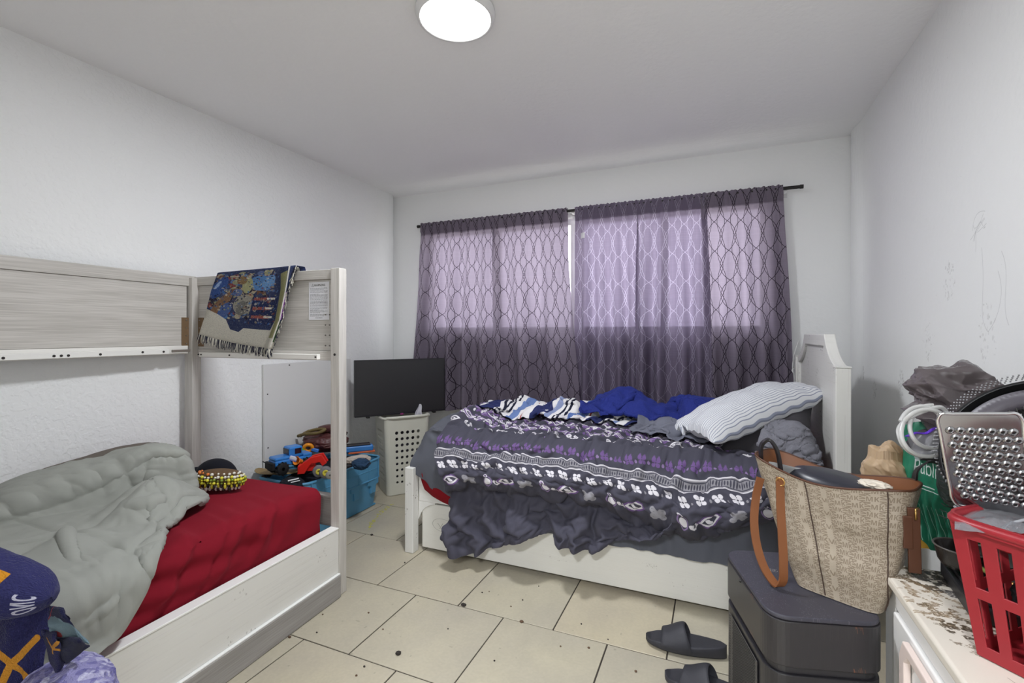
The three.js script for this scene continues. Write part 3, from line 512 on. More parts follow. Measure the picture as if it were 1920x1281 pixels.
// pillow in a brown case and the heap of grey comforter
const bunkHeap = new Heap(-2.75, -1.45, -1.9, 0.3, (x, z) => { const [a, b] = toBunk(x, z); return a > -0.97 && a < -0.06 && b > 0.07 ? MT + 0.008 : (a > -0.06 && a < 0.0 ? 0.32 : 0); });
{
  const c = onY(195, 868, 0.66), g = pillow(0.62, 0.44, 0.16, { seed: 4 });
  tf(g, { r: [0.1, R(70), 0.10] }); tf(g, { p: [-2.47, 0.625, -1.16] });
  solo('pillow', g, fab(S(112, 104, 96)), 'brown cased pillow under the grey comforter against the wall', 'pillow');
  bunkHeap.lay(g);
}
{
  // grey quilted comforter: pulled up over the pillow, its edge rolled over, the other end off the near side
  const bumps = [[-2.14, -1.24, 0.20, 0.18, 0.05], [-2.02, -1.16, 0.18, 0.20, 0.09], [-1.92, -0.85, 0.16, 0.12, 0.03], [-2.1, -0.6, 0.3, 0.25, 0.02]];
  const extra = (x, z) => bumps.reduce((s, b) => s + bump(x, z, ...b), 0);
  const out = bunkHeap.out(extra), edgeIn = boxOut(-1.1, -0.028, 0.2, MT, -0.1, 2.2, 0.05), edge = (p, i, th) => { const [a, b] = toBunk(p[i], p[i + 2]), q = [a, p[i + 1], b]; if (!edgeIn(q, 0, th)) return false; const w = fromBunk(q[0], q[2]); p[i] = w[0]; p[i + 1] = q[1]; p[i + 2] = w[1]; return true; };
  // footprint: rows from the wall (v=0) to the near edge (v=1), columns from the foot end (u=0) to the camera (u=1)
  const near = [[-1.93, -1.335], [-1.87, -1.20], [-1.77, -1.08], [-1.69, -0.985], [-1.645, -0.90], [-1.615, -0.80], [-1.60, -0.70], [-1.59, -0.55], [-1.58, -0.38]];
  const far = [[-2.26, -1.38], [-2.36, -1.25], [-2.43, -1.12], [-2.50, -1.0], [-2.58, -0.85], [-2.62, -0.7], [-2.62, -0.55], [-2.62, -0.45], [-2.62, -0.3]];
  const pick = (a, t) => { const k = clamp(t * (a.length - 1), 0, a.length - 1.001), i = Math.floor(k), f = k - i; return [lerp(a[i][0], a[i + 1][0], f), lerp(a[i][1], a[i + 1][1], f)]; };
  const hang = [0, 0, 0, 0.01, 0.05, 0.10, 0.13, 0.13, 0.13];
  const g = cloth(120, 110, (u, v) => {
    const a = pick(far, u), b = pick(near, u), k = clamp(u * 8, 0, 7.999), i = Math.floor(k), hg = lerp(hang[i], hang[i + 1], k - i), vv = v;
    const t = clamp(vv / (1 - hg * 0.9)), x = lerp(a[0], b[0], t), z = lerp(a[1], b[1], t), down = Math.max(0, vv - (1 - hg * 0.9)) * 1.1;
    return [x, MT + 0.05 + extra(x, z) - down, z];
  }, { slackU: 1.12, slackV: 1.10, steps: 130, bend: 0.3, jitter: 0.025, seed: 8, gravity: 0.0003, passes: 4, collide: (p, i) => { const e = edge(p, i, 0.02); const o = p[i] < -1.72 ? out(p, i, 0.02) : false; if (p[i + 1] < 0.36) p[i + 1] = 0.36; return o || e; }, thick: 0.02, uvScale: [1.5, 1.25],
    after: (u, v) => Math.max(-0.003, ((u, v) => { const qu = Math.abs(((u * 3.4 + 0.35) % 1) - 0.5), qv = Math.abs(((v * 3.2 + 0.15) % 1) - 0.5), s = Math.min(0.5 - qu, 0.5 - qv) * 0.4; return 0.008 * (1 - Math.exp(-((s / 0.028) ** 2))) - 0.004 * Math.exp(-((s / 0.006) ** 2)) + 0.007 * (0.35 - Math.abs(noise(u * 13 + 2 * noise(v * 4, u * 3), v * 10 + 5, 2))) + 0.004 * (0.35 - Math.abs(noise(u * 27, v * 19 + 3 * noise(u * 5, v * 5), 7))); })(u, v)) });
  solo('comforter', g, fab(S(158, 160, 153)), 'crumpled grey quilted comforter heaped on the red sheet', 'comforter');
  bunkHeap.lay(g);
}
// ---------------------------------------------------------------- white bed, mattress, covers
const BF = -2.31, BB = -3.42;                                     // the bed's near and far sides (z)
{
  const b = thing('single_bed', 'white painted single bed with arched headboard and drawer front', 'bed', [0, 0, 0]);
  // headboard: frame with a concave shoulder at each end and a sunken panel
  const outline = (z0, z1, yb, ys, yt, w) => {                         // (z along the bed, y up), seen from the foot
    const s = new THREE.Shape(); s.moveTo(z0, yb); s.lineTo(z0, ys);
    s.bezierCurveTo(z0 - 0.11 * w, ys + 0.012, z0 - 0.19 * w, ys + 0.06, z0 - 0.24 * w, yt);
    s.lineTo(z1 + 0.24 * w, yt);
    s.bezierCurveTo(z1 + 0.19 * w, ys + 0.06, z1 + 0.11 * w, ys + 0.012, z1, ys);
    s.lineTo(z1, yb); s.closePath(); return s;
  };
  const toX = (g, x) => g.applyMatrix4(new THREE.Matrix4().makeRotationY(-PI / 2)).translate(x, 0, 0);   // shape x -> world z, depth -> world -x
  const hb = outline(BF - 0.045, BB + 0.045, 0.3, 1.112, 1.245, 1), hole = outline(BF - 0.075, BB + 0.075, 0.34, 1.075, 1.19, 0.95);
  hb.holes.push(new THREE.Path(hole.getPoints(10).reverse()));
  const head = part('headboard', triUV(toX(extr(hb, 0.045, 0.004, 2, 14), 0.502), 'z'), whitePaint, b);
  const pn = part('panel', triUV(toX(extr(outline(BF - 0.07, BB + 0.07, 0.335, 1.08, 1.196, 0.95), 0.016, 0.002, 1, 14), 0.488), 'z'), whitePaint, head);
  for (const z of [BF, BB + 0.05]) part('post', [bx(0.448, 0.502, 0.002, 1.108, z - 0.05, z, 0.004, 'y'), bx(0.446, 0.504, 1.108, 1.114, z - 0.052, z + 0.002, 0.002)], whitePaint, b);
  part('side_rail', bx(-1.575, 0.447, 0.285, 0.465, BF - 0.028, BF - 0.003, 0.004), whitePaint, b);
  part('side_rail', bx(-1.575, 0.447, 0.285, 0.465, BB + 0.003, BB + 0.028, 0.004), whitePaint, b);
  part('foot_rail', bx(-1.625, -1.598, 0.30, 0.47, BB + 0.056, BF - 0.01 - 0.046, 0.004, 'z'), whitePaint, b);
  for (const z of [BF + 0.05, BB + 0.05]) part('foot_leg', [bx(-1.634, -1.578, 0.001, 0.484, z - 0.056, z, 0.004, 'y')], whitePaint, b);
  const arch = new THREE.Shape(); arch.moveTo(0, 0); arch.lineTo(0.11, 0); arch.lineTo(0.11, -0.012); arch.quadraticCurveTo(0.03, -0.02, 0.0, -0.11); arch.closePath();
  part('corner_brace', triUV(extr(arch, 0.022, 0.002).translate(-1.578, 0.286, BF - 0.026)), whitePaint, b);
  part('slat_base', bx(-1.57, 0.44, 0.42, 0.45, BB + 0.03, BF - 0.03, 0.002), std(S(190, 170, 140), 0.7), b);
  const drawTex = canvasTex(2048, 512, (g, w, h) => {
    g.fillStyle = 'rgb(222,220,212)'; g.fillRect(0, 0, w, h);
    const rnd = rng(31);
    for (let i = 0; i < 1800; i++) { g.fillStyle = `rgba(${rnd() > 0.45 ? '255,255,250' : '160,156,146'},${rnd() * 0.10})`; g.fillRect(rnd() * w, rnd() * h, 40 + rnd() * 200, 1.2); }
    g.strokeStyle = 'rgba(140,136,128,0.8)'; g.lineWidth = 2.6; g.lineCap = 'round';              // a child's scribble: a crooked circle and letters
    g.beginPath(); const cx = 150, cy = 225; for (let k = 0; k <= 60; k++) { const a = k / 60 * 6.5, r = 1 + 0.12 * Math.sin(a * 2 + 1); g[k ? 'lineTo' : 'moveTo'](cx + Math.cos(a) * 68 * r, cy + Math.sin(a) * 82 * r); } g.stroke();
    g.strokeStyle = 'rgba(110,106,100,0.8)'; g.beginPath(); for (const [x, y, m] of [[110, 205, 1], [130, 250], [145, 200], [150, 255, 1], [165, 205], [178, 250], [160, 238], [185, 232], [120, 262, 1], [150, 255], [190, 262], [172, 205, 1], [200, 215], [180, 230]]) g[m ? 'moveTo' : 'lineTo'](x, y); g.stroke();
    for (const [cx2, cy2, n, s] of [[1330, 240, 26, 40], [1700, 150, 18, 30], [840, 330, 8, 80], [1000, 120, 5, 40], [1500, 330, 10, 120]]) for (let k = 0; k < n; k++) { g.fillStyle = `rgba(120,112,100,${0.15 + rnd() * 0.35})`; g.fillRect(cx2 + (rnd() - 0.5) * s * 2, cy2 + (rnd() - 0.5) * s, 1 + rnd() * 3, 2 + rnd() * 9); }
  }, { clampEdges: true });
  const dg = bx(-1.556, 0.40, 0.022, 0.275, BF - 0.030, BF - 0.008, 0.004), po = dg.attributes.position, uv = dg.attributes.uv;
  for (let i = 0; i < po.count; i++) uv.setXY(i, (po.getX(i) + 1.556) / 1.956, (po.getY(i) - 0.022) / 0.253);
  const dr = part('drawer_front', dg, std(0xffffff, 0.5, { map: drawTex }), b, 'long white drawer front with a pencil scribble');
  part('drawer_box', [bx(-1.53, 0.38, 0.03, 0.25, BF - 0.7, BF - 0.685, 0), bx(-1.53, 0.38, 0.03, 0.045, BF - 0.7, BF - 0.031, 0), bx(-1.53, -1.515, 0.03, 0.25, BF - 0.684, BF - 0.031, 0)], std(S(200, 190, 172), 0.7), dr);
}
const BT = 0.665, MX0 = -1.585, MX1 = 0.43, MZ0 = -3.37, MZ1 = -2.342;     // mattress top and sides
{
  // the mattress in a red sheet
  const g = mergeVertices(new RoundedBoxGeometry(MX1 - MX0, BT - 0.452, MZ1 - MZ0, 8, 0.06), 1e-5); g.translate((MX0 + MX1) / 2, (BT + 0.452) / 2, (MZ0 + MZ1) / 2); g.computeVertexNormals();
  const t = thing('bed_mattress', 'thick mattress in a red sheet showing at the foot of the white bed', 'mattress'), red = fab(S(132, 26, 34));
  part('mattress', triUV(g), red, t);
  const mid = [[791, 880], [795, 895], [800, 908], [815, 921], [832, 931], [852, 940], [880, 950]];       // loose edge of the red sheet over the rail
  part('sheet_edge', surf(40, 10, (u, v) => { const k = clamp(u * 6, 0, 5.999), i = Math.floor(k), f = k - i, p = onZ(lerp(mid[i][0], mid[i + 1][0], f) - 4 * v, lerp(mid[i][1], mid[i + 1][1], f) - 12 + v * 22, BF + 0.006 + 0.012 * Math.sin(PI * v) + 0.004 * Math.sin(u * 14)); return p.toArray(); }, { thick: 0.004 }), red, t);
}
const mattOut = boxOut(MX0, MX1, 0.4, BT, MZ0, MZ1, 0.06);
const bedHeap = new Heap(-1.85, 0.7, -3.5, -2.0, (x, z) => (x > MX0 + 0.02 && x < MX1 && z > MZ0 && z < MZ1 - 0.012 ? BT : 0));
const sheetGrey = fab(S(94, 96, 104));
{
  // grey sheet: over the foot of the bed and hanging low along the near side, pulled up at the foot corner
  const nu = 150, nv = 110;
  const drop = (x) => { const k = [[-1.62, 0.13], [-1.543, 0.21], [-1.464, 0.285], [-1.337, 0.33], [-1.1, 0.41], [0.5, 0.42]]; for (let i = 1; i < k.length; i++) if (x <= k[i][0]) return lerp(k[i - 1][1], k[i][1], (x - k[i - 1][0]) / (k[i][0] - k[i - 1][0])); return 0.42; };
  const extra = (x, z) => bump(x, z, -1.42, -2.62, 0.3, 0.34, 0.07) + bump(x, z, -1.45, -2.95, 0.25, 0.3, 0.06);
  const out = bedHeap.out(extra);
  const g = cloth(nu, nv, (u, v) => {
    const x = lerp(-1.60, 0.41, u), over = 0.62, total = over + drop(x);
    const s = v * total, e = x < -1.5 ? (x + 1.5) : 0;
    if (s < over - 0.05) return [x, BT + 0.012 + extra(x, lerp(-2.93, MZ1, s / over)) + e * 0.6, -2.93 + s];
    const t = s - (over - 0.05), a = clamp(t / 0.1) * PI / 2, zz = MZ1 - 0.05 + 0.07 * Math.sin(a), yy = BT + 0.012 - 0.06 * (1 - Math.cos(a)) - Math.max(0, t - 0.1) + e * 0.6;
    return [x, yy, zz + 0.012 * ss(0.1, 0.4, t) * Math.sin(x * 17)];
  }, { slackU: 1.05, slackV: 1.0, steps: 60, bend: 0.18, jitter: 0.01, seed: 3, gravity: 0.00005, passes: 6, collide: (p, i) => { const m = mattOut(p, i, 0.010); if (p[i + 2] > BF + 0.024) p[i + 2] = BF + 0.024; if (p[i + 2] < MZ1 - 0.03 && p[i] > MX0 + 0.05) out(p, i, 0.006); if (p[i + 1] < 0.51 && p[i + 2] < BF + 0.008 && p[i + 2] > BF - 0.12) p[i + 2] = BF + 0.008; return m; }, uvScale: [2, 1.1] });
  solo('bed_sheet', g, sheetGrey, 'plain grey sheet hanging down the side of the white bed', 'bed sheet');
  bedHeap.lay(g);
}
// the patterned comforter
const ikat = canvasTex(2048, 1400, (g, w, h) => {
  const dark = '#4b4a55', purple = '#71588a', lilac = '#8d78a2', white = '#d9d6da', grey = '#8f8d92', rnd = rng(77);
  g.fillStyle = dark; g.fillRect(0, 0, w, h);
  const Y = (v) => v * h;
  const drop = (x, y, r, c) => { g.fillStyle = c; g.beginPath(); g.moveTo(x, y - r); g.bezierCurveTo(x + r, y - r * 0.2, x + r * 0.8, y + r, x, y + r); g.bezierCurveTo(x - r * 0.8, y + r, x - r, y - r * 0.2, x, y - r); g.fill(); };
  const lens = (x, y, a, b, c, rot = 0) => { g.save(); g.translate(x, y); g.rotate(rot); g.fillStyle = c; g.beginPath(); g.moveTo(-a, 0); g.quadraticCurveTo(0, -b * 1.6, a, 0); g.quadraticCurveTo(0, b * 1.6, -a, 0); g.fill(); g.restore(); };
  const curl = (x, y, s, c, lw = 7) => { g.strokeStyle = c; g.lineWidth = lw; g.lineCap = 'round'; for (const k of [-1, 1]) { g.beginPath(); g.moveTo(x, y); g.bezierCurveTo(x + k * s, y - s * 0.2, x + k * s * 1.1, y - s, x + k * s * 0.45, y - s * 0.9); g.bezierCurveTo(x + k * s * 0.15, y - s * 0.8, x + k * s * 0.3, y - s * 0.45, x + k * s * 0.55, y - s * 0.6); g.stroke(); } };
  const cross = (x, y, s, c) => { g.fillStyle = c; for (let k = 0; k < 4; k++) { const a = k * PI / 2 + PI / 4; g.beginPath(); g.ellipse(x + Math.cos(a) * s * 0.52, y + Math.sin(a) * s * 0.52, s * 0.5, s * 0.42, a, 0, 6.3); g.fill(); } g.fillStyle = dark; for (let k = 0; k < 4; k++) { const a = k * PI / 2; g.beginPath(); g.ellipse(x + Math.cos(a) * s * 0.5, y + Math.sin(a) * s * 0.5, s * 0.2, s * 0.07, a, 0, 6.3); g.fill(); } g.beginPath(); g.arc(x, y, s * 0.14, 0, 6.3); g.fill(); };
  const scrollRow = (v, seed) => { const r2 = rng(seed); for (let x = -20; x < w; x += 128) { const yy = Y(v) + 40; g.strokeStyle = r2() > 0.5 ? white : lilac; g.lineWidth = 13; g.lineCap = 'round'; g.beginPath(); g.moveTo(x - 50, yy); g.bezierCurveTo(x - 30, yy - 60, x + 20, yy + 30, x + 40, yy - 30); g.stroke(); g.strokeStyle = purple; g.lineWidth = 16; g.beginPath(); g.moveTo(x + 30, yy + 12); g.bezierCurveTo(x + 50, yy - 30, x + 80, yy + 30, x + 104, yy - 14); g.stroke(); drop(x + 10, yy + 16, 13, r2() > 0.4 ? white : purple); drop(x + 90, yy - 34, 12, white); const y = Y(v) + (r2() - 0.5) * 14; lens(x, y, 58, 30, purple); lens(x, y, 44, 20, white); lens(x, y, 26, 11, dark); lens(x, y, 12, 6, lilac); curl(x + 64, y + 20, 34, white, 8); drop(x + 64, y + 24, 14, white); curl(x + 64, y - 16, 24, lilac, 6); } };
  scrollRow(0.05, 1); scrollRow(0.16, 2); scrollRow(0.26, 3); scrollRow(0.35, 5);
  // white eye motifs
  for (let x = 30, k = 0; x < w; x += 132, k++) { const y = Y(0.455); if (k % 2) { curl(x, y + 22, 36, white, 9); drop(x, y + 14, 20, white); lens(x, y + 4, 10, 12, dark, PI / 2); } else { lens(x, y, 56, 27, white); lens(x, y, 40, 17, dark); lens(x, y, 30, 11, white, 0.2); lens(x + 2, y, 12, 8, dark, 0.6); g.fillStyle = lilac; g.beginPath(); g.arc(x - 66, y + 10, 9, 0, 6.3); g.fill(); } }
  for (let x = 20; x < w; x += 74) { cross(x, Y(0.528), 27, purple); drop(x + 37, Y(0.528) + 6, 11, lilac); }
  // woven band
  const b0 = Y(0.563), b1 = Y(0.602); g.fillStyle = grey; g.fillRect(0, b0, w, b1 - b0); g.fillStyle = white; g.fillRect(0, b0, w, 5); g.fillRect(0, b1 - 5, w, 5); g.fillStyle = dark; g.fillRect(0, b0 + 9, w, 4); g.fillRect(0, b1 - 13, w, 4);
  g.fillStyle = dark; for (let x = 0; x < w; x += 13) { const a = 8 + rnd() * 10; g.beginPath(); g.ellipse(x, (b0 + b1) / 2, 3.6, a, 0.35, 0, 6.3); g.fill(); }
  for (let x = 34; x < w; x += 88) { cross(x, Y(0.636), 31, white); }
  for (let x = 78; x < w; x += 88) drop(x, Y(0.646), 8, grey);
  // large medallions
  for (let x = 60, k = 0; x < w; x += 138, k++) { const y = Y(0.728); if (k % 3 === 0) { lens(x, y, 66, 50, purple); lens(x, y, 54, 38, white); lens(x, y, 38, 24, dark); lens(x - 4, y + 2, 22, 15, white, 0.7); lens(x + 8, y - 2, 14, 6, dark, 0.7); } else if (k % 3 === 1) { curl(x, y + 8, 40, grey, 12); curl(x, y - 8, -40, grey, 12); g.fillStyle = grey; g.fillRect(x - 12, y - 22, 24, 44); } else { lens(x, y, 50, 40, lilac, PI / 2); lens(x, y, 42, 32, dark, PI / 2); g.fillStyle = white; g.beginPath(); g.ellipse(x, y + 4, 22, 26, 0, 0, 6.3); g.fill(); g.strokeStyle = white; g.lineWidth = 5; g.beginPath(); g.arc(x, y - 40, 10, 0, 6.3); g.stroke(); curl(x + 62, y + 24, 26, white, 9); } }
}, { clampEdges: true });
{
  // near hem as traced: x along the bed, height of the hem, how far it stands out
  const hemPx = [[847, 1019], [855, 1034], [896, 1040], [925, 1025], [1000, 1003], [1029, 999], [1046, 1014], [1115, 1030], [1144, 1019], [1223, 1003], [1256, 977], [1272, 956], [1306, 938], [1322, 941], [1354, 957], [1389, 956], [1416, 920]];
  const hem = hemPx.map(([x, y]) => { const p = onZ(x, y, -2.23); return [p.x, p.y]; });
  const hemY = (x) => { if (x <= hem[0][0]) return hem[0][1]; for (let i = 1; i < hem.length; i++) if (x <= hem[i][0]) return lerp(hem[i - 1][1], hem[i][1], (x - hem[i - 1][0]) / (hem[i][0] - hem[i - 1][0])); return hem.at(-1)[1] + 0.1; };
  const nu = 190, nv = 150, EDGE = 0.51;                                // share of the cloth that lies on top
  const tuck = (x) => 0.40 - 0.05 * Math.sin(x * 3.1 + 1) + 0.13 * ss(-0.1, 0.15, x);                    // height of the gathered line
  const g = cloth(nu, nv, (u, v) => {
    const xt = lerp(-1.50, 0.10, u), xb = lerp(-1.315, 0.23, u), back = lerp(-2.95, -2.72, ss(0.55, 1, u));
    if (v < EDGE) { const t = v / EDGE, x = lerp(xt, lerp(-1.43, 0.17, u), t), z = lerp(back, MZ1 - 0.03, t); return [x, bedHeap.at(x, Math.min(z, MZ1 - 0.06)) + 0.02 + 0.012 * Math.sin(u * 40 + t * 5), z]; }
    const t = (v - EDGE) / (1 - EDGE), x = lerp(lerp(-1.43, 0.17, u), xb, ss(0, 0.5, t)), y0 = BT + 0.02, y1 = hemY(x), ty = tuck(x), k = 0.62;
    const y = t < k ? lerp(y0, ty, t / k) : lerp(ty, y1, (t - k) / (1 - k));
    const lump = Math.exp(-(((x + 0.10) / 0.085) ** 2)) + 1.1 * Math.exp(-(((x - 0.10) / 0.085) ** 2)), belly = 0.07 * Math.sin(PI * clamp(t / k) ** 1.7) ** 0.9 + 0.05 * ss(0, 0.25, t) + 0.055 * lump * Math.sin(PI * clamp(t * 1.05)) ** 0.8;
    const skirt = t > k ? 0.045 * ss(k, 1, t) : 0;
    const folds = ss(0.25, 1, t) * 0.036 * (Math.sin(x * 19 + 2 * noise(x * 3, t * 2)) + 0.6 * Math.sin(x * 41 + 4 * noise(x * 4, t * 3, 4)));
    return [x, y, MZ1 + 0.055 + belly + skirt + folds - 0.03 * Math.exp(-(((t - k) / 0.06) ** 2))];
  }, { slackU: 1.15, slackV: 1.11, steps: 60, bend: 0.1, jitter: 0.022, seed: 21, gravity: 0.00004, damp: 0.88, passes: 4, smooth: 1,
    pin: (u, v) => (v > 0.985 ? 0.12 : v > EDGE + 0.2 && v < EDGE + 0.26 ? 0.35 : 1), collide: (p, i) => { const m = mattOut(p, i, 0.018); if (p[i + 1] < 0.6 && p[i + 2] < BF + 0.038) p[i + 2] = BF + 0.038; if (p[i + 2] < MZ1 - 0.04) bedHeap.out()(p, i, 0.012); if (p[i + 1] < 0.03) p[i + 1] = 0.03; return m; }, thick: 0.006, uvScale: [1, 1],
    after: (u, v) => Math.max(-0.003, 0.013 * (0.33 - Math.abs(noise(u * 26 + 3 * noise(u * 5, v * 5), v * 9, 4))) + 0.008 * (0.33 - Math.abs(noise(u * 45 + 2 * noise(u * 9, v * 7), v * 24 + 2 * noise(u * 7, v * 9, 3), 9))) + 0.016 * ss(0.78, 0.95, v) * (0.33 - Math.abs(noise(u * 38 + 2 * noise(u * 4, v * 3), v * 5, 12)))) });
  const uv = g.attributes.uv; for (let i = 0; i < uv.count; i++) uv.setY(i, 1 - uv.getY(i));
  solo('comforter', g, fab(0xffffff, { map: ikat, sheen: 0.2, bumpMap: withRepeat(fine, 60, 45) }), 'charcoal comforter with purple and white tribal bands hanging off the white bed', 'comforter');
  bedHeap.lay(g);
}
// heaps of cloth lying on top: a grid over a footprint, raised on bumps, dropped on what is there
function heapCloth({ name, label, category, quad, bumps = [], mat, nu = 80, nv = 60, heap = bedHeap, lift = 0.02, slack = 1.15, steps = 80, bend = 0.2, thick = 0.008, uvScale = [1, 1], seed = 1, jitter = 0.025, zMax = 9, hangOut, group }) {
  const extra = (x, z) => bumps.reduce((s, b) => s + bump(x, z, ...b), 0), out = heap.out(extra);
  const g = cloth(nu, nv, (u, v) => { const [A, B, C, D] = quad, x = lerp(lerp(A[0], B[0], u), lerp(D[0], C[0], u), v), z = lerp(lerp(A[1], B[1], u), lerp(D[1], C[1], u), v), n = 0.05 * Math.sin(u * 9 + seed) * (v - 0.5); return [x + 0.03 * noise(v * 3, seed, u), heap.at(x, z) + extra(x, z) + lift, z + n * 0.4]; },
    { slackU: slack, slackV: slack, steps, bend, jitter, seed, gravity: 0.0005, thick, uvScale, collide: (p, i) => { let r = out(p, i, thick / 2 + 0.004); if (hangOut) r = hangOut(p, i) || r; return r; } });
  const m = solo(name, g, mat, label, category, group); heap.lay(g); return m;
}
const stripeTex = canvasTex(1024, 64, (g, w, h) => {
  g.fillStyle = '#e4e2e2'; g.fillRect(0, 0, w, h);
  const bars = [[0.02, 0.10, '#2f3560'], [0.14, 0.012, '#26283a'], [0.165, 0.012, '#26283a'], [0.19, 0.012, '#26283a'], [0.24, 0.05, '#6c83b4'], [0.335, 0.012, '#a3423f'], [0.40, 0.07, '#2f3560'], [0.50, 0.03, '#8a95b8'], [0.55, 0.012, '#26283a'], [0.575, 0.012, '#26283a'], [0.63, 0.05, '#5f78b0'], [0.72, 0.012, '#a3423f'], [0.78, 0.09, '#2f3560'], [0.90, 0.012, '#26283a'], [0.925, 0.012, '#26283a'], [0.955, 0.02, '#7f8fb8']];
  for (const [x, d, c] of bars) { g.fillStyle = c; g.fillRect(x * w, 0, d * w, h); }
  const rnd = rng(3); for (let i = 0; i < 900; i++) { g.fillStyle = `rgba(255,255,255,${rnd() * 0.25})`; g.fillRect(rnd() * w, rnd() * h, 3, 1); }
});
// a light pillow and a dark pillow lie against the headboard first
{
  const a = pillow(0.62, 0.40, 0.15, { seed: 6 }); tf(a, { r: [0.05, R(12), 0.08], p: [0.10, 0.765, -3.10] });
  solo('pillow', a, fab(S(150, 147, 146)), 'light grey pillow lying behind the blue blanket', 'pillow'); bedHeap.lay(a);
  const d = pillow(0.52, 0.38, 0.15, { seed: 9 }); tf(d, { r: [0, 0, 0.55], p: [0, 0, 0] }); tf(d, { r: [0, R(80), 0], p: [0.235, 0.80, -2.66] });
  solo('pillow', d, fab(S(70, 68, 72)), 'dark grey pillow leaning on the headboard under the striped pillow', 'pillow'); bedHeap.lay(d);
}
heapCloth({ name: 'blanket', label: 'blue white and red striped blanket crumpled along the back of the bed', category: 'blanket', quad: [[-1.42, -3.22], [-0.05, -3.26], [-0.35, -2.84], [-1.40, -2.74]], bumps: [[-1.2, -3.06, 0.22, 0.2, 0.13], [-0.9, -3.02, 0.26, 0.2, 0.13], [-0.6, -3.08, 0.28, 0.2, 0.16], [-1.05, -2.85, 0.24, 0.12, 0.06]], mat: fab(0xffffff, { map: withRepeat(stripeTex, 1.15, 1), bumpMap: withRepeat(fleeceBump, 4, 2), bumpScale: 0.002 }), nu: 130, nv: 60, slack: 1.22, steps: 90, thick: 0.012, seed: 5, jitter: 0.035 });
heapCloth({ name: 'blanket', label: 'royal blue waffle blanket heaped beside the pillows', category: 'blanket', quad: [[-0.72, -3.16], [0.06, -3.2], [0.02, -2.80], [-0.78, -2.86]], bumps: [[-0.40, -3.0, 0.3, 0.22, 0.12], [-0.16, -2.98, 0.24, 0.2, 0.07], [-0.62, -2.92, 0.16, 0.12, 0.04]], mat: fab(S(44, 54, 128), { bumpMap: withRepeat(fleeceBump, 5, 4), bumpScale: 0.003, sheen: 0.5, sheenColor: new THREE.Color(0.2, 0.24, 0.5) }), nu: 90, nv: 60, slack: 1.2, steps: 90, thick: 0.014, seed: 11, jitter: 0.04 });
heapCloth({ name: 'sweatshirt', label: 'crumpled blue grey shirt between the blue blanket and the comforter', category: 'clothing', quad: [[-0.42, -2.80], [0.06, -2.78], [0.10, -2.50], [-0.40, -2.56]], bumps: [[-0.24, -2.66, 0.16, 0.14, 0.08], [0.0, -2.6, 0.14, 0.1, 0.06]], mat: fab(S(112, 114, 126)), nu: 70, nv: 50, slack: 1.28, steps: 80, bend: 0.12, seed: 17, jitter: 0.04 });
heapCloth({ name: 'sweatshirt', label: 'grey marled sweatshirt heaped against the headboard post', category: 'clothing', quad: [[0.20, -2.58], [0.41, -2.55], [0.41, -2.38], [0.16, -2.39]], bumps: [[0.34, -2.46, 0.12, 0.1, 0.05]], mat: fab(S(126, 126, 134), { bumpMap: withRepeat(fleeceBump, 2, 2), bumpScale: 0.002 }), nu: 60, nv: 56, slack: 1.35, steps: 70, bend: 0.12, seed: 23, jitter: 0.05, thick: 0.01 });
{
  // large striped pillow thrown across the heap, folded near its middle
  const ticking = canvasTex(512, 32, (g, w, h) => { g.fillStyle = '#dcdde0'; g.fillRect(0, 0, w, h); for (let x = 0; x < w; x += 16) { g.fillStyle = '#8f94a6'; g.fillRect(x, 0, 4, h); } });
  const g = pillow(0.40, 0.70, 0.17, { seed: 3, n: 60, wrinkle: 0.02, shape: (x, y, z) => { const crease = 0.035 * Math.exp(-(((x + 0.02 + 0.12 * z) / 0.035) ** 2)); return [x, y - Math.sign(y) * crease - 0.10 * (x / 0.2) ** 2 * (x > 0 ? 0.4 : 0.2) + 0.0 * z, z]; } });
  tf(g, { r: [0.0, 0, 0.12] }); tf(g, { r: [R(17), 0, 0] }); tf(g, { r: [0, R(-52), 0] }); tf(g, { p: [0.125, 0.87, -2.685] });
  solo('pillow', g, fab(0xffffff, { map: withRepeat(ticking, 3.3, 1), sheen: 0.1 }), 'large white pillow with thin grey blue stripes', 'pillow'); bedHeap.lay(g);
}
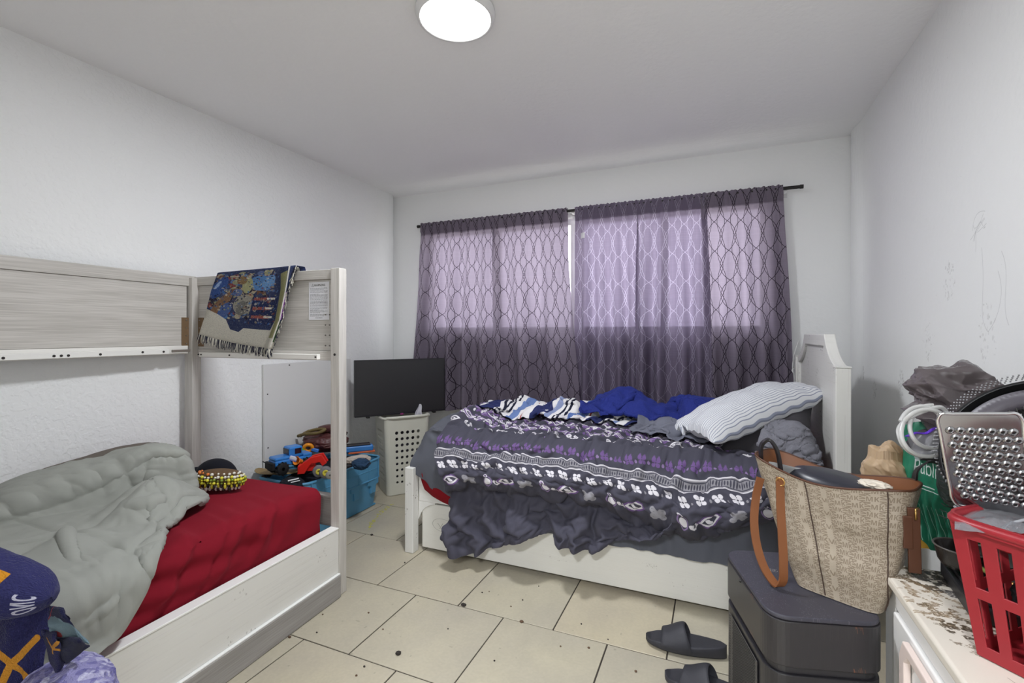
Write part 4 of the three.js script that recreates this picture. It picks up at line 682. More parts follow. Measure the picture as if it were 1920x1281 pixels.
// ---------------------------------------------------------------- corner behind the bunk: leaning board, hamper, television, tote of toys
{
  const g = bx(0, 0.018, 0, 1.045, 0, 0.80, 0.002); tf(g, { r: [0, 0, R(0.7)] });
  const t = thing('leaning_panel', 'plain white board leaning on the left wall behind the toys', 'board', [XL + 0.016, 0.001, -3.01]);
  part('board', g, std(S(228, 228, 226), 0.45), t);
  for (const [y, z] of [[0.85, 0.775], [0.5, 0.775], [0.15, 0.775], [1.03, 0.6]]) part('screw', tf(cyl(0.004, 0.004, 0.004, 10), { r: [0, 0, PI / 2], p: [0.019 - y * 0.012, y, z] }), boltMat, t);
}
const CD = V(0.606, 0, -0.796), CT = Math.atan2(0.796, 0.606);      // the corner pieces face the room diagonally: own x along CD, own z towards the room
const HAMPER = { x: -2.32, z: -3.17 };
{
  const t = thing('laundry_hamper', 'tall off white plastic laundry hamper with round holes', 'hamper', [HAMPER.x, 0, HAMPER.z], CT);
  const mat = std(S(214, 213, 200), 0.5), HH = 0.60, wt = 0.18, wb = 0.15, dt = 0.16, db = 0.13, c = 0.035;
  const wallPanel = (ht, hb, cols, rows) => {
    const s = new THREE.Shape(); s.moveTo(-hb + c, 0.004); s.lineTo(hb - c, 0.004); s.lineTo(ht - c, HH - 0.004); s.lineTo(-ht + c, HH - 0.004); s.closePath();
    for (let r = 0; r < rows; r++) for (let k = 0; k < cols; k++) { const f = r / (rows - 1), y = lerp(0.485, 0.10, f), sp = lerp(0.043, 0.037, f) * (cols === 5 ? 1 : 0.9), h = new THREE.Path(); h.absarc((k - (cols - 1) / 2) * sp, y, lerp(0.0125, 0.009, f), 0, 2 * PI, true); s.holes.push(h); }
    return extr(s, 0.004, 0.0008, 1, 8);
  };
  const lean = (d) => Math.atan2(d, HH);
  const body = [];
  const put = (g, ang, half, ln) => body.push(tf(tf(g, { r: [ln, 0, 0], p: [0, 0, half] }), { r: [0, ang, 0] }));
  put(wallPanel(wt, wb, 5, 9), 0, db - 0.004, lean(dt - db)); put(wallPanel(wt, wb, 5, 9), PI, db - 0.004, lean(dt - db));
  put(wallPanel(dt, db, 4, 9), PI / 2, wb - 0.004, lean(wt - wb)); put(wallPanel(dt, db, 4, 9), -PI / 2, wb - 0.004, lean(wt - wb));
  part('wall', body, mat, t);
  const corners = []; for (const sx of [-1, 1]) for (const sz of [-1, 1]) corners.push(surf(8, 6, (u, v) => { const a = u * PI / 2, hw = lerp(wb, wt, v), hd = lerp(db, dt, v); return [sx * (hw - c + c * Math.sin(a)), 0.003 + v * (HH - 0.006), sz * (hd - c + c * Math.cos(a))]; }, { thick: 0.004 }));
  part('corner', corners, mat, t);
  const ring = (w, d, y) => { const q = []; for (let k = 0; k < 64; k++) { const a = k / 64 * 2 * PI, e = 0.36, x = Math.sign(Math.cos(a)) * Math.abs(Math.cos(a)) ** e, z = Math.sign(Math.sin(a)) * Math.abs(Math.sin(a)) ** e; q.push(V(w * x, y + (Math.abs(z) > 0.9 ? 0.004 : -0.002), d * z)); } return q; };
  part('rim', [tube(ring(wt + 0.008, dt + 0.008, HH), 0.011, 160, 10, true)], mat, t);
  part('base', bx(-wb + 0.012, wb - 0.012, 0.002, 0.01, -db + 0.012, db - 0.012, 0.002), mat, t);
  // clothes inside and a white cloth poking out
  const heap = crumpled(0.122, 0.25, 0.105, { seed: 5, amp: 0.06, flat: -0.95 }); tf(heap, { r: [0, CT, 0], p: [HAMPER.x, 0.29, HAMPER.z] });
  solo('laundry', triUV(heap), fab(S(70, 66, 72)), 'dark clothes heaped inside the off white hamper', 'clothing');
  const q = V(HAMPER.x, 0, HAMPER.z).addScaledVector(CD, 0.10).addScaledVector(V(0.796, 0, 0.606), 0.115);
  const wc = surf(24, 30, (u, v) => { const w = 0.036 * (1 - v) ** 0.7 + 0.006, x = (u - 0.5) * 2 * w + 0.018 * v * v + 0.005 * Math.sin(v * 9), y = v * 0.135, z = 0.012 * Math.sin(u * 7 + v * 3) * (1 - v * 0.6) - 0.02 * v; return [q.x + CD.x * x + 0.796 * z, 0.55 + y, q.z + CD.z * x + 0.606 * z]; }, { thick: 0.003 });
  solo('cloth', wc, fab(S(206, 205, 212)), 'small white cloth sticking up from the hamper', 'cloth');
}
{
  const c = V(-2.293, 0, -3.125), t = thing('television', 'flat black television, switched off, standing on the hamper', 'television', [c.x, 0.613, c.z], CT);
  const w = 0.722, h = 0.432;
  part('back', [bx(-w / 2, w / 2, 0, h, -0.018, 0.012, 0.004), bx(-w * 0.33, w * 0.33, 0.02, h * 0.6, -0.05, -0.018, 0.012)], std(S(26, 26, 28), 0.5), t);
  part('screen', bx(-w / 2 + 0.007, w / 2 - 0.007, 0.016, h - 0.006, 0.0125, 0.0135, 0.0004), phys(S(48, 48, 50), 0.34, { specularIntensity: 1 }), t);
  part('bezel', [bx(-w / 2, w / 2, 0, 0.015, 0.0122, 0.0175, 0.002), bx(-w / 2, w / 2, h - 0.0055, h, 0.0122, 0.016, 0.001), bx(-w / 2, -w / 2 + 0.006, 0.0155, h - 0.006, 0.0122, 0.016, 0.001), bx(w / 2 - 0.006, w / 2, 0.0155, h - 0.006, 0.0122, 0.016, 0.001)], std(S(34, 33, 38), 0.35), t);
  part('emblem', bx(-0.012, 0.012, -0.006, 0.008, 0.0177, 0.019, 0.001), std(S(150, 60, 120), 0.4), t, 'small magenta emblem');
  for (const x of [-0.26, 0.27]) part('foot', [bx(x - 0.012, x + 0.012, -0.012, 0.0, -0.02, 0.02, 0.003)], std(S(20, 20, 20), 0.5), t);
}
{ // blue tote
  const x0 = -2.665, x1 = -2.245, z0 = -2.85, z1 = -2.115, H = 0.345, mat = std(S(86, 152, 192), 0.42), cx = (x0 + x1) / 2, cz = (z0 + z1) / 2, hw = (x1 - x0) / 2, hd = (z1 - z0) / 2;
  const t = thing('storage_tote', 'blue plastic storage tote filled with toys', 'tote', [cx, 0.002, cz]);
  const rr = (a, e = 0.25) => { const C = Math.cos(a), Sn = Math.sin(a); return [Math.sign(C) * Math.abs(C) ** e, Math.sign(Sn) * Math.abs(Sn) ** e]; };
  const shell = (y0, y1, k0, k1) => surf(96, 8, (u, v) => { const [a, b] = rr(u * 2 * PI), k = lerp(k0, k1, v); return [a * hw * k, lerp(y0, y1, v), b * hd * (1 - (1 - k) * 0.62)]; }, { closed: true, thick: 0.006, flip: true });
  part('body', [shell(0.004, 0.222, 0.84, 0.95), bx(-hw * 0.82, hw * 0.82, 0.002, 0.012, -hd * 0.88, hd * 0.88, 0.004)], mat, t);
  part('upper_band', shell(0.205, H, 0.985, 0.985), mat, t);
  const rim = (y, r, k) => { const q = []; for (let i = 0; i < 72; i++) { const [a, b] = rr(i / 72 * 2 * PI); q.push(V(a * (hw + k), y, b * (hd + k))); } return tube(q, r, 180, 8, true); };
  for (const [y, r] of [[H - 0.004, 0.009], [0.278, 0.005], [0.206, 0.006]]) part('rim', rim(y, r, -0.003), mat, t);
  for (let k = 0; k < 7; k++) { const z = lerp(-hd * 0.84, hd * 0.84, k / 6); part('rib', bx(hw - 0.006, hw + 0.001, 0.208, H - 0.006, z - 0.003, z + 0.003, 0.001), mat, t); }
  for (let k = 0; k < 4; k++) { const x = lerp(-hw * 0.7, hw * 0.7, k / 3); part('rib', bx(x - 0.003, x + 0.003, 0.208, H - 0.006, hd - 0.008, hd - 0.001, 0.001), mat, t); }
  for (let k = 0; k < 4; k++) { const z = lerp(-hd * 0.7, hd * 0.7, k / 3), sh = new THREE.Shape(); sh.moveTo(-0.055, 0); sh.lineTo(0.055, 0); sh.lineTo(0.055, -0.035); sh.lineTo(0.024, -0.045); sh.lineTo(0.024, -0.095); sh.lineTo(-0.024, -0.095); sh.lineTo(-0.024, -0.045); sh.lineTo(-0.055, -0.035); sh.closePath(); part('latch', tf(extr(sh, 0.03, 0.003), { r: [0, PI / 2, 0], p: [hw * 0.985 - 0.03, 0.205, z] }), mat, t); }
  // ---- toys on the tote (world coordinates)
  const TY = H + 0.002;
  const plastic = (c, r = 0.4) => std(c, r);
  // fill of the tote: a dark sports bag the toys rest on
  const bag = crumpled(0.172, 0.17, 0.30, { seed: 9, amp: 0.05, flat: -0.8, shape: (q, x, y, z) => { const f = 1 / Math.max(Math.abs(x), Math.abs(z), 0.75); return V(clamp(q.x * f, -0.165, 0.165), q.y + (q.y > 0 ? 0.05 * clamp(-q.z / 0.3) : 0), clamp(q.z * f, -0.30, 0.30)); } }); tf(bag, { p: [cx, 0.19, cz] });
  solo('duffel_bag', triUV(bag), fab(S(34, 36, 44)), 'dark navy bag lying in the blue tote under the toys', 'bag');
  const P = (px, py, y) => onY(px, py, y);
  { // skateboard deck
    const p = P(530, 887, 0.365), d = thing('skateboard', 'small wooden skateboard under the blue toy truck', 'skateboard', [p.x - 0.03, 0.368, p.z + 0.0], R(24));
    part('deck', surf(40, 12, (u, v) => { const a = u * 2 - 1, e = Math.sqrt(Math.max(0, 1 - Math.abs(a) ** 5)), b = (v * 2 - 1) * 0.055 * (e + 0.02); return [a * 0.15, 0.02 * Math.abs(a) ** 4 + 0.002 * b, b]; }, { thick: 0.012 }), std(S(196, 170, 120), 0.55, { map: withRepeat(ashTex, 1, 1) }), d);
    for (const x of [-0.08, 0.08]) for (const z of [-0.035, 0.035]) part('wheel', tf(cyl(0.016, 0.016, 0.016, 18), { r: [PI / 2, 0, 0], p: [x, -0.026, z] }), plastic(S(60, 60, 60)), d);
  }
  { // blue toy truck
    const p = P(545, 868, 0.43), j = thing('toy_truck', 'bright blue toy off road truck with black wheels', 'toy truck', [p.x, 0.428, p.z], R(-106)), blue = plastic(S(52, 128, 205), 0.3), black = std(S(20, 20, 22), 0.7);
    j.scale.setScalar(1.18);
    part('body', [bx(-0.10, 0.10, 0.0, 0.034, -0.042, 0.042, 0.008), bx(0.02, 0.10, 0.03, 0.05, -0.04, 0.04, 0.01), bx(-0.10, -0.05, 0.03, 0.046, -0.042, 0.042, 0.006)], blue, j);
    const cab = part('cabin', tf(bx(-0.05, 0.025, 0.035, 0.092, -0.036, 0.036, 0.010), {}), blue, j);
    part('window', [bx(0.0245, 0.0265, 0.052, 0.082, -0.03, 0.03, 0.001), bx(-0.04, -0.005, 0.054, 0.082, 0.0355, 0.0375, 0.001), bx(-0.04, -0.005, 0.054, 0.082, -0.0375, -0.0355, 0.001)], std(S(40, 26, 36), 0.2), cab);
    part('bumper', [bx(0.10, 0.116, -0.012, 0.026, -0.045, 0.045, 0.005), tube([[0.115, 0.02, -0.035], [0.128, 0.028, -0.035], [0.128, 0.028, 0.035], [0.115, 0.02, 0.035]], 0.003, 24, 6)], black, j);
    for (const x of [-0.066, 0.066]) for (const z of [-1, 1]) { const w = part('wheel', tf(lathe([[0.008, -0.015], [0.026, -0.015], [0.032, -0.009], [0.032, 0.009], [0.026, 0.015], [0.008, 0.015]], 22), { r: [PI / 2, 0, 0], p: [x, -0.008, z * 0.044] }), black, j); part('tread', [...Array(12)].map((_, k) => { const a = k / 12 * 2 * PI; return tf(bx(-0.003, 0.003, -0.002, 0.002, -0.014, 0.014, 0.0008), { r: [0, 0, a], p: [x + Math.cos(a) * 0.033, -0.008 + Math.sin(a) * 0.033, z * 0.044] }); }), black, w); }
  }
  { // red toy digger with grey wheels
    const p = P(580, 876, 0.42), r = thing('toy_digger', 'red toy digger with big grey tyres and yellow hubs', 'toy truck', [p.x + 0.01, 0.40, p.z], R(35)), red = plastic(S(214, 38, 30), 0.35), grey = std(S(118, 116, 120), 0.8);
    const s = new THREE.Shape(); s.moveTo(-0.07, -0.01); s.lineTo(-0.03, -0.01); s.lineTo(0.01, 0.05); s.lineTo(0.06, 0.055); s.lineTo(0.075, 0.03); s.lineTo(0.10, 0.05); s.lineTo(0.07, 0.10); s.lineTo(0.01, 0.088); s.lineTo(-0.05, 0.045); s.closePath(); const ho = new THREE.Path(); ho.absarc(0.03, 0.072, 0.01, 0, 6.28, true); s.holes.push(ho);
    part('arm', [tf(extr(s, 0.016, 0.003), { p: [0, 0, 0.02] }), tf(extr(s.clone(), 0.016, 0.003), { p: [0, 0, -0.036] }), bx(-0.07, -0.03, -0.012, 0.04, -0.03, 0.03, 0.006)], red, r);
    part('cab', bx(-0.02, 0.03, 0.0, 0.045, -0.018, 0.018, 0.005), red, r);
    for (const [x, z] of [[0.055, 0.04], [0.10, 0.075]]) { const w = part('wheel', tf(lathe([[0.012, -0.017], [0.028, -0.017], [0.036, -0.010], [0.036, 0.010], [0.028, 0.017], [0.012, 0.017]], 26), { r: [PI / 2, R(18), 0], p: [x, 0.004, z] }), grey, r); part('hub', tf(lathe([[0.0, 0.0], [0.007, 0.0], [0.008, 0.006], [0.018, 0.006], [0.02, 0.0]], 20), { r: [PI / 2, R(18), 0], p: [x + 0.004, 0.004, z + 0.014] }), plastic(S(214, 200, 70)), w, 'yellow hub'); }
    part('axle', tf(cyl(0.008, 0.008, 0.06, 10), { r: [PI / 2, R(52), 0], p: [0.08, 0.004, 0.058] }), std(S(40, 40, 40), 0.6), r);
  }
  const ring = (p, col, label, turn, sc = 1) => { const t2 = thing('toy_blaster', label, 'toy', [p.x, p.y, p.z], turn); part('ring', tf(new THREE.TorusGeometry(0.026 * sc, 0.012 * sc, 12, 24), { r: [0.3, 0, 0] }), plastic(col, 0.35), t2); part('grip', tf(bx(-0.06 * sc, -0.02 * sc, -0.014, 0.014, -0.012, 0.012, 0.006), { r: [0, 0, 0.2] }), plastic(S(150, 190, 60), 0.4), t2); part('barrel', tf(bx(0.02 * sc, 0.07 * sc, -0.012, 0.012, -0.012, 0.012, 0.006), { r: [0, 0, -0.35] }), plastic(S(60, 120, 205), 0.4), t2); };
  ring(V(P(578, 842, 0.47).x, 0.475, P(578, 842, 0.47).z), S(238, 150, 32), 'orange ring shaped toy beside the blue truck', R(40));
  { const p = P(562, 861, 0.455), t2 = thing('toy_cup', 'small orange cone toy with a striped tail', 'toy', [p.x + 0.02, 0.452, p.z + 0.03], R(30)); part('cone', tf(lathe([[0.012, -0.03], [0.022, 0.012], [0.027, 0.018], [0.022, 0.02], [0.012, -0.02]], 24), { r: [PI / 2.6, 0, 0.4] }), plastic(S(240, 140, 40)), t2); part('tail', tf(bx(-0.055, -0.01, -0.01, 0.022, -0.008, 0.008, 0.004), { r: [0, 0, -0.3] }), std(0xffffff, 0.5, { map: canvasTex(64, 64, (g) => { g.fillStyle = '#e8e8f0'; g.fillRect(0, 0, 64, 64); g.fillStyle = '#4a5fb8'; g.fillRect(0, 0, 64, 22); g.fillStyle = '#c03848'; g.fillRect(0, 44, 64, 12); }) }), t2); }
  { // baseball glove
    const p = P(607, 822, 0.50), t2 = thing('baseball_glove', 'dark maroon leather baseball glove on top of the toys', 'glove', [p.x + 0.045, 0.455, p.z + 0.03], R(20)), lea = std(S(84, 44, 44), 0.42, { bumpMap: withRepeat(fleeceBump, 3, 3), bumpScale: 0.002 });
    t2.scale.setScalar(1.35);
    const pg = crumpled(0.115, 0.055, 0.10, { seed: 2, amp: 0.10, freq: 1.6 }); pg.translate(0, 0.03, 0); part('palm', triUV(pg), lea, t2);
    for (let k = 0; k < 4; k++) part('finger', tf(tube([[-0.10 + k * 0.02, 0.04, -0.06 + k * 0.03], [-0.05 + k * 0.02, 0.075 + k * 0.006, -0.05 + k * 0.03], [0.03 + k * 0.015, 0.085 + k * 0.004, -0.045 + k * 0.03], [0.09, 0.05, -0.04 + k * 0.03]], 0.019, 40, 10), {}), lea, t2);
    part('lace', tube([[-0.12, 0.062, 0.05], [-0.07, 0.078, 0.08], [0.0, 0.086, 0.085], [0.03, 0.10, 0.07], [0.0, 0.10, 0.055], [-0.06, 0.088, 0.06], [-0.10, 0.066, 0.07]], 0.008, 70, 8), std(S(104, 88, 48), 0.6), t2, 'olive leather lace');
    for (let k = 0; k < 5; k++) part('rivet', ball(0.006, -0.08 + k * 0.04, 0.085 + 0.012 * Math.sin(k), 0.02 - k * 0.012), std(S(190, 190, 190), 0.35, { metalness: 0.8 }), t2);
  }
  { const p = P(540, 906, 0.35), g = crumpled(0.075, 0.05, 0.06, { seed: 14, amp: 0.06 }); const t2 = thing('cap', 'black cap with white lettering tucked in the tote front', 'cap', [p.x + 0.02, 0.335, p.z - 0.01], R(30)); part('crown', triUV(g), fab(S(38, 40, 46)), t2); part('lettering', [tf(bx(-0.03, 0.03, -0.004, 0.004, -0.001, 0.001, 0.0005), { r: [-0.9, 0, 0.25], p: [0.02, 0.045, 0.035] }), tf(bx(-0.02, 0.03, -0.003, 0.003, -0.001, 0.001, 0.0005), { r: [-0.9, 0, 0.25], p: [0.03, 0.036, 0.046] })], std(S(225, 225, 225), 0.6), t2); }
  { // blue water blaster at the far end
    const p = P(690, 838, 0.44), t2 = thing('water_blaster', 'long blue and black toy blaster at the back of the tote', 'toy', [p.x - 0.06, 0.435, p.z + 0.06], R(48));
    part('body', [bx(-0.16, 0.12, -0.02, 0.022, -0.03, 0.03, 0.012)], plastic(S(52, 120, 190), 0.35), t2); part('top', [bx(-0.15, 0.10, 0.02, 0.034, -0.026, 0.026, 0.006), bx(-0.11, -0.06, 0.03, 0.085, -0.012, 0.012, 0.004)], std(S(36, 30, 34), 0.5), t2);
    part('stripe', bx(-0.05, 0.13, -0.031, -0.018, -0.031, 0.031, 0.004), plastic(S(196, 92, 50)), t2);
  }
  { const p = P(661, 895, 0.38), t2 = thing('toy_figure', 'neon green and yellow toy with a round wheel', 'toy', [p.x - 0.085, 0.402, p.z + 0.035], R(40)); part('body', [crumpled(0.03, 0.035, 0.026, { seed: 3, amp: 0.14, detail: 8 })].map((g) => triUV(g)), plastic(S(96, 210, 110)), t2); part('crest', triUV(crumpled(0.03, 0.016, 0.025, { seed: 7, amp: 0.2, detail: 8 }).translate(-0.005, 0.04, 0)), plastic(S(220, 214, 50)), t2); part('wheel', tf(lathe([[0.006, -0.008], [0.022, -0.008], [0.026, 0], [0.022, 0.008], [0.006, 0.008]], 20), { r: [PI / 2, 0, 0], p: [-0.04, 0.0, 0.02] }), std(S(150, 148, 140), 0.7), t2); }
  { const p = P(690, 868, 0.40); const g = crumpled(0.08, 0.03, 0.04, { seed: 21, amp: 0.12, detail: 14 }); const t2 = thing('sneaker', 'white and black sneaker lying under the blue blaster', 'shoe', [p.x - 0.05, 0.425, p.z + 0.04], R(50)); part('upper', triUV(g), std(S(180, 170, 160), 0.7), t2); part('sole', tf(bx(-0.08, 0.08, -0.035, -0.02, -0.033, 0.033, 0.008), {}), std(S(40, 40, 44), 0.7), t2); part('flash', tf(bx(-0.03, 0.05, -0.004, 0.006, 0.036, 0.04, 0.002), { r: [0, 0, 0.2] }), std(S(60, 40, 40), 0.7), t2); }
  { const p = P(702, 880, 0.38); const g = crumpled(0.06, 0.035, 0.05, { seed: 31, amp: 0.12, detail: 12 }).translate(p.x - 0.075, 0.415, p.z + 0.04); solo('toy_bag', triUV(g), fab(S(44, 66, 92)), 'navy cloth pouch at the far corner of the tote', 'pouch'); }
}
// ---------------------------------------------------------------- near right: slippers, air purifier, tote bag, dresser and its load
{
  const rub = std(S(50, 50, 56), 0.62, { bumpMap: withRepeat(fleeceBump, 2, 2), bumpScale: 0.0004 });
  const slide = (label, x, z, turn) => {
    const t = thing('slide_slipper', label, 'slipper', [x, 0.001, z], turn, undefined);
    const L = 0.30, half = (a) => { const s = a < 0 ? 1 - Math.abs(a) ** 3.2 : 1 - a ** 3.6; return (0.048 - 0.008 * a + 0.004 * Math.cos(a * 4)) * Math.sqrt(Math.max(0, s)); };   // toe at a = -1
    const sole = surf(56, 34, (u, v) => {                                  // wraps: top of the rim, down the outside, under
      const a = u * 2 - 1, w = half(a), lift = 0.012 * Math.max(0, -a - 0.55) * 2, ang = v * 2 * PI, c = Math.cos(ang), s2 = Math.sin(ang), b = Math.sign(c) * Math.abs(c) ** 0.55, h = Math.sign(s2) * Math.abs(s2) ** 0.62;
      const th = (0.026 + 0.006 * a) * (1 - 0.35 * ss(-0.6, -1, a) - 0.2 * ss(0.85, 1, a)), top = th * (1 + h) / 1;
      const dish = h > 0 ? -0.012 * (1 - Math.abs(b) ** 4) * ss(1, 0.85, Math.abs(a)) : 0;
      return [a * L / 2, lift + top + dish + (h > 0 ? 0.006 * (1 - Math.abs(b)) * 0 : 0), b * w];
    });
    part('sole', sole, rub, t);
    const strap = surf(36, 22, (u, v) => {
      const ang = u * PI, a = lerp(-0.62, 0.16, v) - 0.22 * Math.sin(ang) * (v - 0.2), w = half(clamp(a, -0.9, 0.9)) + 0.003, hgt = 0.045 + 0.035 * ss(0, 1, v);
      return [a * L / 2, 0.02 + Math.sin(ang) ** 0.75 * hgt, -Math.cos(ang) * w];
    }, { thick: 0.009 });
    part('strap', strap, rub, t);
    return t;
  };
  const p1 = onY(1285, 1205, 0.03), p2 = onY(1330, 1290, 0.03);
  slide('dark grey rubber slide slipper beside the bed drawer', p1.x, p1.z, R(4));
  slide('dark grey rubber slide slipper standing nearer the black purifier', p2.x - 0.0, p2.z, R(-8));
}
const PUR = { x: 0.203, z: -1.552, turn: R(15.7), w: 0.275, d: 0.37, h: 0.55 };
{
  const { w, d, h } = PUR, t = thing('air_purifier', 'black rounded air purifier cabinet with perforated sides', 'appliance', [PUR.x, 0, PUR.z], PUR.turn);
  const gloss = std(S(38, 37, 40), 0.32), matt = std(S(40, 39, 46), 0.5), r = 0.06;
  const slab = (hw, hd, rad, y0, y1, b) => tf(extr(rrShape(hw * 2, hd * 2, rad), y1 - y0, b, 3, 10), { r: [-PI / 2, 0, 0] }).translate(0, y0, 0);
  const dust = canvasTex(1024, 1024, (g, W2, H2) => { g.fillStyle = 'rgb(58,57,66)'; g.fillRect(0, 0, W2, H2); const rnd = rng(91); for (let i = 0; i < 5200; i++) { const x = rnd() * W2, y = rnd() * H2, k = fbm(x / 160, y / 160, 3, 3); if (k < -0.05) continue; g.fillStyle = `rgba(190,186,190,${0.08 + rnd() * 0.3})`; g.fillRect(x, y, 2 + rnd() * 4, 2 + rnd() * 4); } for (let i = 0; i < 60; i++) { const a = 340 + rnd() * 80, b = 640 + rnd() * 50; g.fillStyle = `rgba(214,206,190,${0.5 + rnd() * 0.5})`; g.fillRect(a, b, 2 + rnd() * 4, 2 + rnd() * 3); } });
  const top = part('top', (() => { const g = slab(w / 2 - 0.002, d / 2 - 0.002, r, h - 0.012, h, 0.004), p = g.attributes.position, uv = g.attributes.uv; for (let i = 0; i < p.count; i++) uv.setXY(i, p.getX(i) / w + 0.5, p.getZ(i) / d + 0.5); return g; })(), std(0xffffff, 0.45, { map: dust }), t, 'dusty black top');
  const side = canvasTex(512, 256, (g, W2, H2) => { g.fillStyle = 'rgb(44,42,44)'; g.fillRect(0, 0, W2, H2); const rnd = rng(17); for (let i = 0; i < 500; i++) { g.fillStyle = `rgba(${rnd() > 0.5 ? '80,74,72' : '20,20,22'},${rnd() * 0.16})`; g.fillRect(rnd() * W2, rnd() * H2, 1, 20 + rnd() * 90); } g.strokeStyle = 'rgba(150,90,60,0.5)'; g.lineWidth = 2; for (let i = 0; i < 16; i++) { const x = 60 + rnd() * 70; g.beginPath(); g.moveTo(x, 90 + rnd() * 40); g.quadraticCurveTo(x + 10, 150, x + 4 + rnd() * 20, 180 + rnd() * 50); g.stroke(); } });
  part('upper_case', triUV(slab(w / 2, d / 2, r, h - 0.125, h - 0.0125, 0.003), 'x'), std(0xffffff, 0.34, { map: withRepeat(side, 2.6, 6) }), t);
  part('groove', slab(w / 2 - 0.010, d / 2 - 0.010, r - 0.010, h - 0.1455, h - 0.1245, 0.001), gloss, t);
  const low = part('lower_case', slab(w / 2 - 0.002, d / 2 - 0.002, r, 0.004, h - 0.1455, 0.003), gloss, t);
  // perforated side: rows of dark studs, coloured as the shade inside small holes
  part('grille_panel', bx(-w / 2 - 0.003, -w / 2 - 0.0005, 0.03, h - 0.165, -d / 2 + 0.07, d / 2 - 0.075, 0.001), std(S(70, 68, 66), 0.45), low);
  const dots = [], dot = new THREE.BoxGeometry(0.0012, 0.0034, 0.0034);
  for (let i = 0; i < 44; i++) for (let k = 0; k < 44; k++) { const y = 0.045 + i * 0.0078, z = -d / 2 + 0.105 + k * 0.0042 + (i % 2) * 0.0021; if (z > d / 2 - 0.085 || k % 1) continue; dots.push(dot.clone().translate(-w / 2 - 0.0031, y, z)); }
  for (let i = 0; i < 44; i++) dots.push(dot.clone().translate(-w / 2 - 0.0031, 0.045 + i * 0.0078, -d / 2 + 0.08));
  const dm = part('grille_hole_shade', mergeGeometries(dots), std(S(22, 22, 24), 0.6), low); dm.userData.kind = 'stuff';
  part('knob', ball(0.004, -w / 2 - 0.001, h - 0.02, -0.02), std(S(20, 20, 20), 0.4), t);
}
const BAG = { turn: R(-27.3) };
{
  const y0 = PUR.h + 0.002, H = 0.30, cb = V(0.312, y0, -1.535), ct = V(0.302, y0 + H, -1.612);
  const monogram = canvasTex(1024, 1024, (g, w, h) => {
    g.fillStyle = 'rgb(158,146,128)'; g.fillRect(0, 0, w, h);
    const rnd = rng(5); for (let i = 0; i < 26000; i++) { g.fillStyle = `rgba(${rnd() > 0.5 ? '220,210,192' : '130,116,98'},${rnd() * 0.2})`; g.fillRect(rnd() * w, rnd() * h, 2, 2); }
    g.fillStyle = 'rgb(122,108,90)'; g.textAlign = 'center'; g.textBaseline = 'middle';
    for (let r = 0; r < 16; r++) for (let c = 0; c < 16; c++) { g.save(); g.translate(c * 64 + 32 + (r % 2) * 32, r * 64 + 32); if ((r + c) % 2) g.rotate(PI / 2); g.font = 'bold 56px sans-serif'; g.fillText('MK', 0, 0); g.restore(); }
  }, { repeat: [1, 1] });
  const canvas = std(0xffffff, 0.55, { map: withRepeat(monogram, 3.2, 0.98), bumpMap: withRepeat(fine, 30, 12), bumpScale: 0.0004 }), tan = std(S(122, 74, 40), 0.5), tanDark = std(S(78, 44, 24), 0.5), seam = std(S(62, 44, 34), 0.6), gold = std(S(200, 160, 96), 0.3, { metalness: 0.9 });
  const t = thing('tote_bag', 'beige monogram tote bag with tan straps on the black purifier', 'bag');
  const ca = Math.cos(BAG.turn), sa = Math.sin(BAG.turn);
  const turns = (() => { const n = 720, acc = [0]; let px, pz; for (let i = 0; i <= n; i++) { const a = i / n * 2 * PI - PI / 2, C = Math.cos(a), Sn = -Math.sin(a), x = Math.sign(C) * Math.abs(C) ** 0.45 * 0.15, z = Math.sign(Sn) * Math.abs(Sn) ** 0.45 * 0.08; if (i) acc.push(acc[i - 1] + Math.hypot(x - px, z - pz)); px = x; pz = z; } return (u) => { const s = clamp(u) * acc[n]; let lo = 0, hi = n; while (hi - lo > 1) { const m = (lo + hi) >> 1; if (acc[m] <= s) lo = m; else hi = m; } return (lo + (s - acc[lo]) / (acc[hi] - acc[lo] || 1)) / n; }; })();
  const sec = (u, v, k = 0) => {                                           // around the bag (u, by length) and up (v)
    const a = turns(u) * 2 * PI - PI / 2, hw = lerp(0.098, 0.196, Math.pow(v, 0.9)) - k, hd = lerp(0.062, 0.092, v) - k, e = lerp(0.38, 0.52, v);
    const C = Math.cos(a), Sn = -Math.sin(a); let x = Math.sign(C) * Math.abs(C) ** e * hw, z = Math.sign(Sn) * Math.abs(Sn) ** e * hd;
    const dent = 0.010 * Math.sin(v * PI) * (noise(x * 14 + 3, v * 4) + 0.5 * noise(x * 30, v * 9)); z += dent * Math.sign(z); x += 0.006 * noise(z * 20, v * 5, 3) * Math.sin(v * PI);
    const y = lerp(cb.y, ct.y, v) + (v > 0.5 ? (v - 0.5) * 2 : 0) * (0.012 * Math.cos(x / 0.196 * PI) * -1 - 0.006 + 0.02 * (x < 0 ? (x / 0.2) ** 2 : 0));
    const cx = lerp(cb.x, ct.x, v), cz = lerp(cb.z, ct.z, v);
    return [cx + ca * x + sa * z, y, cz - sa * x + ca * z];
  };
  part('body', [surf(140, 40, (u, v) => sec(u, v), { closed: true }), surf(140, 6, (u, v) => { const p = sec(u, 0.0), c = [cb.x, cb.y, cb.z]; return [lerp(c[0], p[0], v), p[1], lerp(c[2], p[2], v)]; }, { closed: true })], canvas, t);
  part('lining', surf(140, 20, (u, v) => sec(u, 0.3 + 0.7 * v, 0.005), { closed: true, flip: true }), tan, t, 'tan leather lining');
  const edge = [...Array(140)].map((_, k) => V(...sec(k / 140, 1, 0.002)));
  part('rim', tube(edge, 0.0032, 280, 6, true), tanDark, t);
